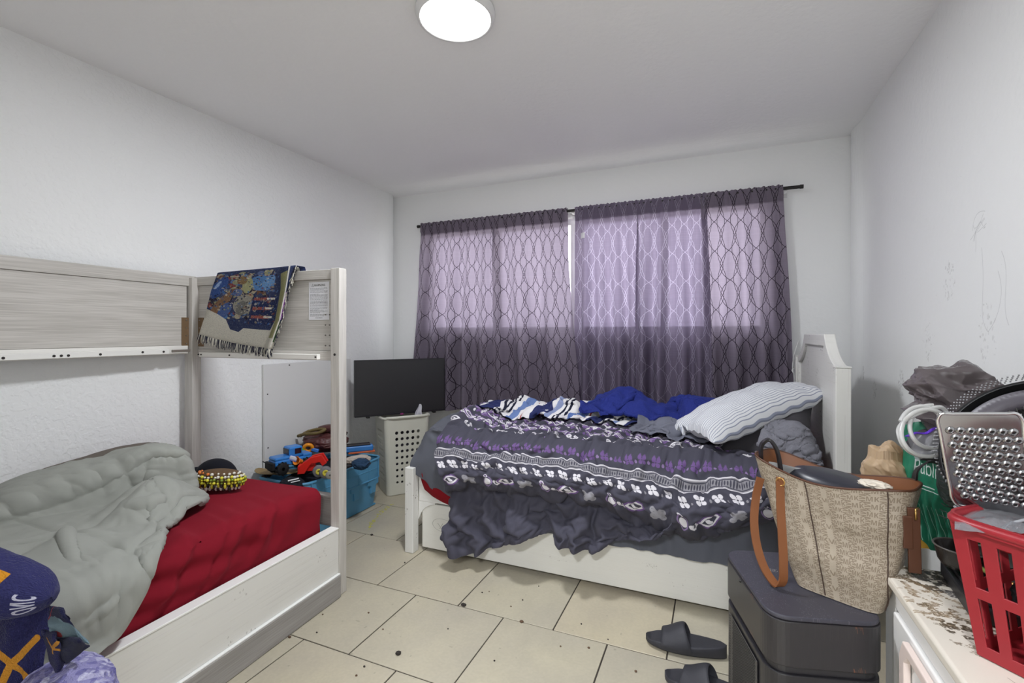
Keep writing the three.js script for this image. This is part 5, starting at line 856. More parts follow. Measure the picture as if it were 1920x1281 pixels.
  const pxOf = (p) => { const c = Math.cos(YAW), s = Math.sin(YAW), f = -s * p[0] - c * p[2]; return [960 + FOCAL * (c * p[0] - s * p[2]) / f, 625 - FOCAL * (p[1] - EYE) / f, f]; };
  const findU = (px, v) => { let best = 0.5, d = 1e9; for (let i = 0; i < 800; i++) { const u = i / 800, q = pxOf(sec(u, v)), cost = Math.abs(q[0] - px) + 400 * q[2]; if (cost < d) { d = cost; best = u; } } return best; };
  for (const [a, b] of [[1508, 1548], [1664, 1664]]) part('seam', tube([...Array(14)].map((_, k) => { const v = 0.01 + k / 13 * 0.98; return V(...sec(findU(lerp(b, a, v), v), v, -0.001)); }), 0.0016, 60, 5), seam, t);
  // near strap hanging over the left front, far strap standing up, side buckle
  const F = (u, v, o = 0) => { const p = sec(u, v, -o); return V(...p); };
  const u1 = findU(1466, 0.9), q1 = F(u1, 0.9, 0.006), strap = (px, py, tt) => { const d = dirOf(px, py); return d.multiplyScalar(tt).add(V(0, EYE, 0)); };
  const depth = q1.clone().sub(V(0, EYE, 0)).dot(V(-Math.sin(YAW), 0, -Math.cos(YAW)));
  part('strap', [band([q1, strap(1464, 960, depth - 0.035), strap(1467, 1010, depth - 0.065), strap(1469, 1060, depth - 0.085), strap(1467, 1092, depth - 0.085), strap(1458, 1098, depth - 0.075), strap(1438, 1074, depth - 0.05), strap(1421, 1030, depth - 0.02), strap(1414, 980, depth + 0.01), strap(1418, 930, depth + 0.04), strap(1426, 896, depth + 0.05)], 0.022, 0.005, V(0.92, 0, -0.39), 90)], tan, t, 'tan leather strap hanging over the front');
  part('strap_tab', [tf(bx(-0.011, 0.011, -0.042, 0.012, -0.003, 0.003, 0.002), { r: [0, BAG.turn, 0], p: q1.toArray() })], tan, t);
  part('strap_ring', tf(new THREE.TorusGeometry(0.011, 0.002, 8, 24), { r: [0, BAG.turn, 0], p: [q1.x, q1.y + 0.0, q1.z + 0.006] }), gold, t);
  const b1 = F(findU(1706, 0.88), 0.88, 0.008);
  const sb = part('side_strap', [tf(bx(-0.013, 0.013, -0.16, 0.0, -0.004, 0.004, 0.002), { r: [0, BAG.turn + 0.5, 0.02], p: b1.toArray() }), tf(bx(-0.024, -0.004, -0.10, -0.02, 0.002, 0.009, 0.002), { r: [0, BAG.turn + 0.5, 0.02], p: [b1.x, b1.y, b1.z] })], tanDark, t, 'dark brown side strap');
  part('buckle', tf(new THREE.TorusGeometry(0.016, 0.0026, 8, 4), { r: [0, BAG.turn + PI / 2, PI / 4], p: [b1.x + 0.006, b1.y - 0.012, b1.z + 0.004] }), gold, sb);
  // contents: a black pan, white paper, a black looped handle
  const pan = thing('frying_pan', 'black frying pan bottom resting in the tote bag opening', 'pan', [0.315, 0.80, -1.61], 0);
  pan.rotation.set(R(6), BAG.turn, R(-4));
  part('pan_body', lathe([[0.0, 0.048], [0.07, 0.046], [0.102, 0.036], [0.112, 0.015], [0.114, 0.0], [0.110, 0.0], [0.106, 0.018], [0.09, 0.034], [0.0, 0.042]], 60).scale(1.1, 1, 0.62), std(S(42, 43, 52), 0.35), pan);
  solo('paper', surf(14, 14, (u, v) => [0.145 + 0.11 * u, 0.79 + 0.075 * v * (1 - 0.25 * u), -1.655 + 0.04 * v - 0.03 * u + 0.006 * Math.sin(u * 6 + v * 4)], { thick: 0.0012 }), std(S(214, 214, 212), 0.8), 'folded white paper tucked in the left end of the tote bag', 'paper');
  const sg = thing('black_handle', 'looped black plastic handle rising from the tote bag', 'handle');
  part('loop', band([[0.135, 0.80, -1.63], [0.125, 0.87, -1.63], [0.128, 0.915, -1.625], [0.145, 0.93, -1.615], [0.162, 0.91, -1.60], [0.172, 0.86, -1.59], [0.175, 0.80, -1.59]], 0.014, 0.008, V(0.3, 0, 0.95), 60), std(S(30, 28, 30), 0.3), sg);
  const cr = crumpled(0.036, 0.01, 0.022, { seed: 4, detail: 12, amp: 0.2 }); tf(cr, { r: [0, BAG.turn, 0], p: [0.385, 0.85, -1.535] });
  solo('tissue', triUV(cr), std(S(216, 206, 190), 0.8), 'crumpled cream tissue on the right rim of the tote bag', 'tissue');
}
const DX = 0.402, DT = 0.65, DZ0 = -1.535, DZ1 = -0.35;
{
  const t = thing('dresser', 'small white dresser with a stained peeling top', 'dresser', [0, 0, 0]);
  const stain = canvasTex(1024, 2048, (g, w, h) => {                       // u across (0.4 m), v along (1.2 m), v = 1 at the far end
    g.fillStyle = 'rgb(216,209,196)'; g.fillRect(0, 0, w, h);
    const rnd = rng(61), W2 = 0.40, L2 = 1.20;
    const blot = (cu, cv, ru, rv, n, dark, al) => { for (let i = 0; i < n; i++) { const a = rnd() * 6.28, r = Math.sqrt(rnd()), x = (cu + Math.cos(a) * r * ru) * w, y = (cv + Math.sin(a) * r * rv) * h; if (fbm(x / 34, y / 18, 5, 4) < -0.04) continue; g.fillStyle = `rgba(${dark},${al * (0.4 + rnd() * 0.6)})`; g.fillRect(x, y, 3 + rnd() * 10, 2 + rnd() * 5); } };
    blot(0.14, 0.045, 0.18, 0.06, 5200, '84,68,48', 0.6); blot(0.24, 0.06, 0.14, 0.06, 3600, '58,56,58', 0.6); blot(0.1, 0.16, 0.14, 0.08, 2600, '128,104,74', 0.5); blot(0.24, 0.2, 0.16, 0.06, 1600, '92,76,56', 0.5); blot(0.10, 0.12, 0.10, 0.06, 900, '120,98,70', 0.4); blot(0.17, 0.24, 0.12, 0.035, 2300, '70,58,44', 0.55); blot(0.3, 0.3, 0.22, 0.03, 900, '96,78,56', 0.45); blot(0.06, 0.2, 0.05, 0.05, 400, '90,74,52', 0.4);
    for (let k = 0; k < 46; k++) blot(rnd() * 0.9, 0.15 + rnd() * 0.85, 0.015 + rnd() * 0.02, 0.004 + rnd() * 0.008, 60, '92,76,58', 0.6);
    g.strokeStyle = 'rgba(60,50,40,0.7)'; g.lineWidth = 2; for (const [a, b, c, d] of [[0.12, 0.27, 0.2, 0.32], [0.16, 0.36, 0.3, 0.47], [0.3, 0.55, 0.42, 0.62]]) { g.beginPath(); g.moveTo(a * w, b * h); g.lineTo(c * w, d * h); g.stroke(); }
  }, { clampEdges: true });
  const tg = bx(DX - 0.012, XR - 0.004, DT - 0.026, DT, DZ0, DZ1, 0.008), p = tg.attributes.position, n = tg.attributes.normal, uv = tg.attributes.uv;
  for (let i = 0; i < p.count; i++) { const side = n.getY(i) < 0.6; uv.setXY(i, side ? 0.6 + 0.3 * p.getY(i) : (p.getX(i) - DX) / 0.4, side ? 0.05 + 0.1 * p.getZ(i) * -1 : 1 - (p.getZ(i) - DZ0) / 1.2); }
  part('top', tg, std(0xffffff, 0.5, { map: stain }), t, 'stained and peeling white top');
  const wp = std(S(232, 231, 228), 0.42), pink = std(S(222, 206, 198), 0.5);
  part('body', [bx(DX + 0.012, XR - 0.01, 0.05, DT - 0.0265, DZ0 + 0.02, DZ0 + 0.04, 0.001), bx(DX + 0.012, XR - 0.01, 0.05, DT - 0.0265, DZ1 - 0.04, DZ1 - 0.02, 0.001), bx(DX + 0.03, XR - 0.01, 0.05, DT - 0.0265, DZ0 + 0.04, DZ1 - 0.04, 0.001)], wp, t);
  part('face_frame', [bx(DX + 0.003, DX + 0.03, 0.05, DT - 0.03, DZ0 + 0.012, DZ0 + 0.085, 0.002), bx(DX + 0.003, DX + 0.03, 0.05, DT - 0.03, DZ1 - 0.085, DZ1 - 0.012, 0.002), bx(DX + 0.003, DX + 0.03, DT - 0.075, DT - 0.03, DZ0 + 0.085, DZ1 - 0.085, 0.002), bx(DX + 0.003, DX + 0.03, 0.05, 0.09, DZ0 + 0.085, DZ1 - 0.085, 0.002)], wp, t);
  for (const z of [DZ0 + 0.03, DZ1 - 0.03]) for (const x of [DX + 0.03, XR - 0.04]) part('foot', cyl(0.018, 0.013, 0.05, 14, x, 0.026, z), wp, t);
  for (let c = 0; c < 2; c++) for (let r = 0; r < 2; r++) {
    const z0 = lerp(DZ0 + 0.09, DZ1 - 0.09, c / 2) + 0.004, z1 = lerp(DZ0 + 0.09, DZ1 - 0.09, (c + 1) / 2) - 0.004, y1 = DT - 0.08 - r * 0.24, y0 = y1 - 0.232;
    const d = part('drawer', bx(DX - 0.004, DX + 0.03, y0, y1, z0, z1, 0.004), wp, t);
    // pull: a pinkish carved frame proud of the drawer
    const zc = (z0 + z1) / 2, yc = (y0 + y1) / 2 + 0.03, w = 0.155, h = 0.075, s = new THREE.Shape();
    s.moveTo(-w, -h * 0.5); s.lineTo(-w + 0.02, -h); s.lineTo(w - 0.02, -h); s.lineTo(w, -h * 0.5); s.lineTo(w, h * 0.5); s.lineTo(w - 0.02, h); s.lineTo(-w + 0.02, h); s.lineTo(-w, h * 0.5); s.closePath();
    const hl = new THREE.Path(), iw = w - 0.03, ih = h - 0.022; hl.moveTo(-iw, -ih * 0.6); hl.lineTo(-iw, ih * 0.6); hl.lineTo(-iw + 0.02, ih); hl.lineTo(iw - 0.02, ih); hl.lineTo(iw, ih * 0.6); hl.lineTo(iw, -ih * 0.6); hl.lineTo(iw - 0.02, -ih); hl.lineTo(-iw + 0.02, -ih); hl.closePath(); s.holes.push(hl);
    part('pull_frame', tf(extr(s, 0.014, 0.003, 2), { r: [0, -PI / 2, 0] }).translate(DX - 0.005, yc, zc), pink, d, 'pinkish carved drawer frame');
  }
}
// ---------------------------------------------------------------- load on the dresser
const ray = (px, py, t) => dirOf(px, py).multiplyScalar(t).add(V(0, EYE, 0));      // a point t metres in front of the lens
{
  // black griddle at the bottom, an oval enamel roaster tray and a small black cup on it
  const gr = thing('griddle', 'black electric griddle lying on the stained dresser top', 'griddle', [0.635, DT + 0.001, -1.392], R(-6)), blk = std(S(34, 34, 36), 0.42), blk2 = std(S(22, 22, 24), 0.3);
  part('base', [tf(extr(rrShape(0.27, 0.25, 0.03), 0.034, 0.006, 3, 8), { r: [-PI / 2, 0, 0] }), tf(extr(rrShape(0.25, 0.23, 0.03), 0.01, 0.003, 2, 8), { r: [-PI / 2, 0, 0], p: [0, 0.034, 0] })], blk, gr);
  const ro = thing('roasting_tray', 'oval black roasting tray with a worn copper rim on the griddle', 'tray', [0.655, DT + 0.047, -1.385], R(-14));
  part('tray', lathe([[0.0, 0.002], [0.085, 0.002], [0.098, 0.012], [0.108, 0.034], [0.124, 0.038], [0.125, 0.041], [0.107, 0.038], [0.095, 0.014], [0.083, 0.006], [0, 0.006]], 56).scale(1.0, 1, 1.12), blk2, ro);
  const worn = canvasTex(512, 64, (g, w, h) => { const rnd = rng(8), c = ['#5a3b30', '#8d4a3a', '#b07a3c', '#c9b45c', '#8e9a52', '#70605a']; for (let x = 0; x < w; x += 3) { g.fillStyle = c[Math.floor((fbm(x / 40, 2, 1, 3) + 0.5) * 5.9) % 6] ?? '#70605a'; g.fillRect(x, 0, 3, h); } for (let i = 0; i < 500; i++) { g.fillStyle = `rgba(40,30,26,${rnd() * 0.5})`; g.fillRect(rnd() * w, rnd() * h, 3, 3); } });
  part('rim', new THREE.TorusGeometry(0.1255, 0.0048, 10, 90).rotateX(PI / 2).scale(1.0, 1, 1.12).translate(0, 0.041, 0), std(0xffffff, 0.3, { map: worn, metalness: 0.5 }), ro, 'worn copper coloured rim');
  part('glaze', lathe([[0.084, 0.0085], [0.097, 0.02], [0.104, 0.034]], 40).scale(0.99, 1, 1.1), std(S(90, 88, 84), 0.2), ro);
  const c = ray(1772, 1040, 1.12), cup = thing('cup', 'small black bowl in the roasting tray', 'bowl', [c.x + 0.03, DT + 0.056, c.z + 0.0]);
  part('cup_body', lathe([[0.0, 0.002], [0.036, 0.002], [0.043, 0.014], [0.05, 0.046], [0.051, 0.048], [0.047, 0.046], [0.04, 0.016], [0, 0.008]], 40), std(S(40, 36, 34), 0.25), cup);
  part('cup_rim', new THREE.TorusGeometry(0.05, 0.002, 8, 48).rotateX(PI / 2).translate(0, 0.047, 0), std(S(90, 86, 82), 0.3), cup);
}
{
  // green shopping bag with white lettering
  const tex = canvasTex(1024, 1024, (g, w, h) => {
    g.fillStyle = 'rgb(34,122,92)'; g.fillRect(0, 0, w, h);
    const rnd = rng(4); for (let i = 0; i < 900; i++) { g.fillStyle = `rgba(${rnd() > 0.5 ? '70,160,128' : '18,84,64'},${rnd() * 0.25})`; g.fillRect(rnd() * w, rnd() * h, 2, 20 + rnd() * 60); }
    g.fillStyle = '#dfe9e4'; g.font = '150px sans-serif'; g.textAlign = 'left'; g.fillText('Publix.', 225, 410);
    g.lineWidth = 8; g.strokeStyle = '#cfdfd8'; g.beginPath(); g.arc(285, 520, 34, 0, 6.3); g.stroke(); g.font = '34px sans-serif'; g.fillText('P', 273, 533); g.fillRect(345, 498, 190, 9); g.fillRect(345, 525, 240, 7);
    g.strokeStyle = 'rgba(220,235,228,0.75)'; g.lineWidth = 5; for (let k = 0; k < 9; k++) { g.beginPath(); g.moveTo(210 + k * 62, 660); g.bezierCurveTo(220 + k * 62, 760, 200 + k * 64 + 20, 860, 240 + k * 62, 960); g.stroke(); }
    g.fillStyle = '#c89a3a'; g.beginPath(); g.moveTo(170, 900); g.lineTo(300, 1024); g.lineTo(120, 1024); g.fill();
  }, { clampEdges: true });
  const t = thing('shopping_bag', 'green reusable grocery bag with white lettering behind the grater', 'bag');
  const A = ray(1694, 900, 1.36), B = ray(1840, 905, 1.24), base = DT + 0.003, top = 0.985;
  const g = surf(60, 50, (u, v) => { const y = lerp(top, base, v), x = lerp(A.x, B.x, u), z = lerp(A.z, B.z, u), bul = 0.035 * Math.sin(PI * u) * Math.sin(PI * clamp(v * 1.2)) + 0.012 * fbm(u * 6, v * 5, 2, 4) + 0.005 * Math.sin(u * 46 + v * 5) * ss(0.55, 0.9, v), fl = 0.03 * (1 - v) * (u - 0.3) + 0.05 * Math.max(0, v - 0.78) * 2; return [x - bul * 0.75 + fl * 0.3, y + 0.02 * Math.sin(u * 5) * (1 - v), z + bul * 0.65 + fl * 0.25]; }, { thick: 0.003 });
  const uv = g.attributes.uv; for (let i = 0; i < uv.count; i++) uv.setY(i, 1 - uv.getY(i));
  part('front_side', g, std(0xffffff, 0.45, { map: tex }), t);
  const gb = crumpled(0.10, 0.165, 0.09, { seed: 12, amp: 0.07, flat: -0.9 }).translate((A.x + B.x) / 2 + 0.085, base + 0.152, (A.z + B.z) / 2 - 0.075);
  part('stuffed_body', triUV(gb), std(S(34, 118, 90), 0.5), t);
  part('handle', band([ray(1712, 912, 1.29), ray(1722, 880, 1.26), ray(1745, 866, 1.24), ray(1765, 872, 1.22), ray(1775, 900, 1.20)], 0.024, 0.004, V(0, 0.4, 0.9), 40), std(S(40, 38, 40), 0.7), t, 'black webbing handle');
  // dark net of kitchen whisks / cables right of it
  const nt = thing('mesh_pouch', 'dark green mesh pouch pressed against the grater', 'pouch');
  part('pouch', triUV(crumpled(0.032, 0.068, 0.035, { seed: 19, amp: 0.08, detail: 16 }).translate(...ray(1790, 900, 1.12).toArray())), std(S(30, 44, 42), 0.5), nt);
  const wires = []; for (let k = 0; k < 12; k++) { const y = 845 + k * 11; wires.push(tube([ray(1764 + 3 * Math.sin(k), y, 1.105), ray(1775, y + 6, 1.075), ray(1792, y + 9, 1.075)], 0.0012, 16, 5)); }
  part('net', wires, std(S(24, 28, 28), 0.4), nt);
}
{
  // beige bag, grey bag
  const film = (c, tr, r = 0.35) => phys(c, r, { transmission: tr, thickness: 0, specularIntensity: 0.7, ior: 1.45 });
  const bc = ray(1668, 882, 1.40), beige = crumpled(0.066, 0.066, 0.06, { seed: 6, amp: 0.24, freq: 1.1, stretch: 0.6, slant: 1, gain: 0.42, shape: (q, x, y) => { const k = y > 0.2 ? 1 - 0.55 * (y - 0.2) : 1; return V(q.x * k - 0.012 * y, q.y + (y > 0.6 ? 0.02 : 0), q.z * k); } }).translate(bc.x, bc.y, bc.z);
  solo('plastic_bag', triUV(beige), film(S(224, 196, 160), 0.45, 0.5), 'thin beige plastic bag stuffed between tote bag and green bag', 'plastic bag');
  const gc = ray(1800, 752, 1.27), grey = crumpled(0.118, 0.092, 0.10, { seed: 3, amp: 0.30, freq: 0.95, detail: 44, stretch: 1.8, slant: 1, gain: 0.42 }).translate(gc.x, gc.y, gc.z);
  solo('plastic_bag', triUV(grey), film(S(122, 113, 115), 0.35, 0.16), 'crumpled translucent grey plastic bag on top of the pile', 'plastic bag');
  // things that carry the grey bag: a folded dark cloth on the green bag
  const fc = ray(1775, 838, 1.30), fold = crumpled(0.085, 0.05, 0.07, { seed: 8, amp: 0.1, detail: 16 }).translate(fc.x, fc.y, fc.z);
  solo('cloth', triUV(fold), fab(S(74, 72, 76)), 'folded dark grey cloth under the crumpled grey bag', 'cloth');
  // clear tubing in loops, zip bag with a purple strip
  const loops = []; for (const [cx, cy, rx, ry, t0, ph] of [[1728, 808, 43, 46, 1.22, 0.4], [1738, 812, 48, 44, 1.205, 0.9], [1746, 800, 40, 40, 1.21, 2.0]]) loops.push(...[...Array(20)].map((_, k) => { const a = ph + k / 20 * 2 * PI; return ray(cx - Math.cos(a) * rx, cy - Math.sin(a) * ry, t0 + 0.012 * Math.sin(a * 2) + k * 0.0005); }));
  solo('clear_tubing', tube(loops, 0.0052, 360, 10), phys(S(232, 232, 230), 0.2, { transmission: 0.35, thickness: 0, specularIntensity: 0.8 }), 'loops of clear plastic tubing beside the grey bag', 'tubing');
  const z = thing('zip_bag', 'clear zip bag with a purple closing strip', 'plastic bag');
  const zp = (u, v) => { const p = ray(lerp(1700, 1768, u) + 18 * v, lerp(820, 803, u) + v * 46, 1.235 - 0.015 * u + 0.012 * Math.sin(u * 5 + v * 4)); return [p.x, p.y + 0.004 * Math.sin(u * 9), p.z]; };
  part('film', surf(24, 20, (u, v) => zp(u, v)), phys(S(214, 214, 218), 0.25, { transmission: 0.7, thickness: 0, specularIntensity: 0.9 }), z);
  part('strip', band([0, 0.25, 0.5, 0.75, 1].map((u) => V(...zp(u, 0)).add(V(0, 0.003, 0.003))), 0.012, 0.002, V(0, 0, 1), 30), std(S(96, 44, 196), 0.4), z, 'purple zip strip');
}
{
  // steel grater: a sheet with raised drilled bosses, standing on the red basket
  const t = thing('grater', 'flat steel grater with rows of raised holes standing in the red basket', 'grater');
  const TL = ray(1756, 776, 0.93), TRr = ray(1916, 776, 0.88), BL = ray(1788, 945, 0.97), BRr = ray(1935, 975, 0.92);
  const at = (u, v) => TL.clone().multiplyScalar((1 - u) * (1 - v)).addScaledVector(TRr, u * (1 - v)).addScaledVector(BL, (1 - u) * v).addScaledVector(BRr, u * v);
  const ex = TRr.clone().sub(TL).normalize(), ey = BL.clone().sub(TL).normalize(), nn = V().crossVectors(ey, ex).normalize(); if (nn.z < 0) nn.negate();
  const shiny = std(S(158, 158, 160), 0.22, { metalness: 1 });
  part('plate', surf(20, 20, (u, v) => at(u, v).toArray(), { thick: 0.0015 }), shiny, t);
  const fr = [at(0, 0), at(0.5, 0), at(1, 0), at(1, 0.5), at(1, 1), at(0.5, 1), at(0, 1), at(0, 0.5)].map((p) => p.clone().addScaledVector(nn, 0.001)), frame = new THREE.CurvePath();
  const fpts = []; for (let k = 0; k < 4; k++) { const c4 = [at(0, 0), at(1, 0), at(1, 1), at(0, 1)], a = c4[k], b = c4[(k + 1) % 4]; for (let i = 0; i < 8; i++) fpts.push(a.clone().lerp(b, 0.06 + 0.88 * i / 7)); }
  part('frame', tube(fpts, 0.0032, 160, 8, true), std(S(210, 210, 212), 0.2, { metalness: 1 }), t);
  const holeShade = std(S(14, 14, 15), 0.6), q = new THREE.Quaternion().setFromUnitVectors(V(0, 1, 0), nn), bossGeo = lathe([[0.0082, 0], [0.007, 0.002], [0.0045, 0.0034], [0.0032, 0.0036], [0.003, 0.001]], 14), holeShadeGeo = new THREE.CircleGeometry(0.0036, 10).rotateX(-PI / 2).translate(0, 0.0015, 0);  // dark discs paint the shade inside the bosses
  for (let r = 0; r < 10; r++) for (let c = 0; c < 7; c++) { const u = 0.13 + c * 0.125 + (r % 2) * 0.05, v = 0.17 + r * 0.078; if (u > 0.93) continue; const p = at(u, v).addScaledVector(nn, 0.0008); const b = part('boss', bossGeo, shiny, t); b.position.copy(p); b.quaternion.copy(q); const h = part('hole', holeShadeGeo, holeShade, b); }
  // clear tray under it
  const tr = thing('plastic_tray', 'clear plastic catching tray below the grater in the red basket', 'tray');
  part('tray', surf(30, 20, (u, v) => { const p = ray(lerp(1790, 1940, u), lerp(950, 992, v) + 12 * u, lerp(0.985, 0.86, v) - 0.03 * u); return [p.x, p.y + 0.012 * Math.sin(u * PI) * Math.sin(v * PI) + 0.006 * fbm(u * 4, v * 4, 1, 3), p.z]; }, { thick: 0.002 }), phys(S(206, 208, 212), 0.12, { transmission: 0.75, thickness: 0, specularIntensity: 1 }), tr);
  part('tray_rim', tube([ray(1790, 950, 0.985), ray(1812, 966, 0.95), ray(1850, 990, 0.905), ray(1868, 996, 0.885), ray(1890, 984, 0.88), ray(1940, 970, 0.89)], 0.0028, 60, 8), phys(S(200, 202, 206), 0.12, { transmission: 0.4, thickness: 0 }), tr);
}
{
  // red slotted basket, turned on the dresser
  const t = thing('plastic_basket', 'red slotted plastic basket on the dresser', 'basket', [0.594, DT + 0.001, -1.113], 0), red = std(S(146, 34, 42), 0.4);
  const ang = Math.atan2(-0.74, 0.67); t.rotation.y = ang;                        // own x along the long side, own z towards the camera's left
  const HL = 0.165, HWd = 0.10, H = 0.245, k = 0.80;
  const side = (half, n) => {
    const s = new THREE.Shape(); s.moveTo(-half * k, 0); s.lineTo(half * k, 0); s.lineTo(half, H); s.lineTo(-half, H); s.closePath();
    for (let r = 0; r < 2; r++) for (let i = 0; i < n; i++) { const a = (i + 0.5) / n * 2 - 1, yb = r ? 0.128 : 0.022, yt = r ? 0.215 : 0.108, wb2 = half * 0.62 / n, hb = lerp(half * k, half, yb / H) * 0.93, ht = lerp(half * k, half, yt / H) * 0.93, p = new THREE.Path(); p.moveTo(a * hb - wb2 * 0.62, yb); p.lineTo(a * ht - wb2 * 0.7, yt); p.lineTo(a * ht + wb2 * 0.7, yt); p.lineTo(a * hb + wb2 * 0.62, yb); p.closePath(); s.holes.push(p); }
    return extr(s, 0.0035, 0.0007, 1, 4);
  };
  const put = (g, a, d) => tf(tf(g, { r: [Math.atan2(d * (1 - k), H), 0, 0], p: [0, 0.002, d * k - 0.0035] }), { r: [0, a, 0] });
  for (const [g, a, d] of [[side(HL, 7), 0, HWd], [side(HL, 7), PI, HWd], [side(HWd, 4), PI / 2, HL], [side(HWd, 4), -PI / 2, HL]]) part('side', put(g, a, d), red, t);
  part('floor', bx(-HL * k, HL * k, 0.001, 0.005, -HWd * k, HWd * k, 0.001), red, t);
  const rr = []; for (let i = 0; i < 64; i++) { const a = i / 64 * 2 * PI, e = 0.3, C = Math.cos(a), Sn = Math.sin(a); rr.push(V(Math.sign(C) * Math.abs(C) ** e * (HL + 0.008), H + 0.001, Math.sign(Sn) * Math.abs(Sn) ** e * (HWd + 0.008))); }
  part('rim', [band([...rr, rr[0], rr[1]], 0.022, 0.005, V(0, 1, 0), 200), tube(rr, 0.008, 200, 10, true)], red, t);
  // dark utensils inside
  const ut = crumpled(0.11, 0.075, 0.065, { seed: 29, amp: 0.12, detail: 18 }); tf(ut, { r: [0, ang, 0], p: [0.594, DT + 0.11, -1.113] });
  solo('dish_cloth', triUV(ut), fab(S(38, 36, 38)), 'black cloth stuffed in the red basket', 'cloth');
  const lh = thing('red_lid', 'small red plastic lid inside the red basket', 'lid'), lp = ray(1880, 1000, 0.95);
  part('lid', tf(lathe([[0, 0], [0.045, 0], [0.05, 0.006], [0.05, 0.018], [0.047, 0.018], [0.046, 0.006], [0, 0.005]], 30), { r: [0.3, 0, 0.2], p: [lp.x + 0.02, DT + 0.19, lp.z] }), std(S(190, 30, 34), 0.4), lh);
}
{
  // mesh strainer basket leaning at the top right: grey ring, black wire cage, dotted black band
  const c = ray(1952, 850, 0.985), t = thing('wire_basket', 'black wire mesh basket with a broad grey rim on the pile', 'basket', c.toArray());
  const look = dirOf(1985, 815).normalize().negate(); t.quaternion.setFromUnitVectors(V(0, 0, 1), V(-0.62, 0.5, 0.6).normalize());
  const rO = 0.142;
  part('rim', tf(lathe([[rO - 0.03, -0.012], [rO, -0.014], [rO + 0.008, 0.0], [rO, 0.014], [rO - 0.03, 0.010], [rO - 0.03, -0.012]], 90), { r: [PI / 2, 0, 0] }), std(S(92, 88, 96), 0.38), t, 'broad grey plastic rim');
  const wires = []; for (let i = -9; i <= 9; i++) { const a = i / 9.5 * (rO - 0.03), h = Math.sqrt((rO - 0.03) ** 2 - a * a); wires.push(tube([V(a, -h, 0), V(a, -h * 0.5, -0.05), V(a, 0, -0.065), V(a, h * 0.5, -0.05), V(a, h, 0)], 0.0014, 24, 5), tube([V(-h, a, 0), V(-h * 0.5, a, -0.05), V(0, a, -0.065), V(h * 0.5, a, -0.05), V(h, a, 0)], 0.0014, 24, 5)); }
  part('cage', wires, std(S(120, 120, 122), 0.3, { metalness: 0.7 }), t);
  part('pan', tf(lathe([[0, -0.085], [0.10, -0.078], [0.15, -0.03], [0.158, -0.004]], 60), { r: [PI / 2, 0, 0] }), std(S(18, 18, 20), 0.5), t);
  part('outer_band', tf(lathe([[rO + 0.012, -0.05], [rO + 0.018, -0.05], [rO + 0.03, 0.002], [rO + 0.024, 0.002]], 90), { r: [PI / 2, 0, 0] }), std(S(24, 24, 26), 0.5), t);
  const studs = []; for (let k = 0; k < 110; k++) for (let r = 0; r < 4; r++) { const a = (k + (r % 2) * 0.5) / 110 * 2 * PI, q = r / 4; studs.push(new THREE.BoxGeometry(0.0028, 0.0028, 0.002).translate(Math.cos(a) * lerp(rO + 0.020, rO + 0.030, q), Math.sin(a) * lerp(rO + 0.020, rO + 0.030, q), lerp(0.045, 0.004, q))); }
  const sd = part('perforation', mergeGeometries(studs), std(S(112, 112, 114), 0.4), t); sd.userData.kind = 'stuff';
}
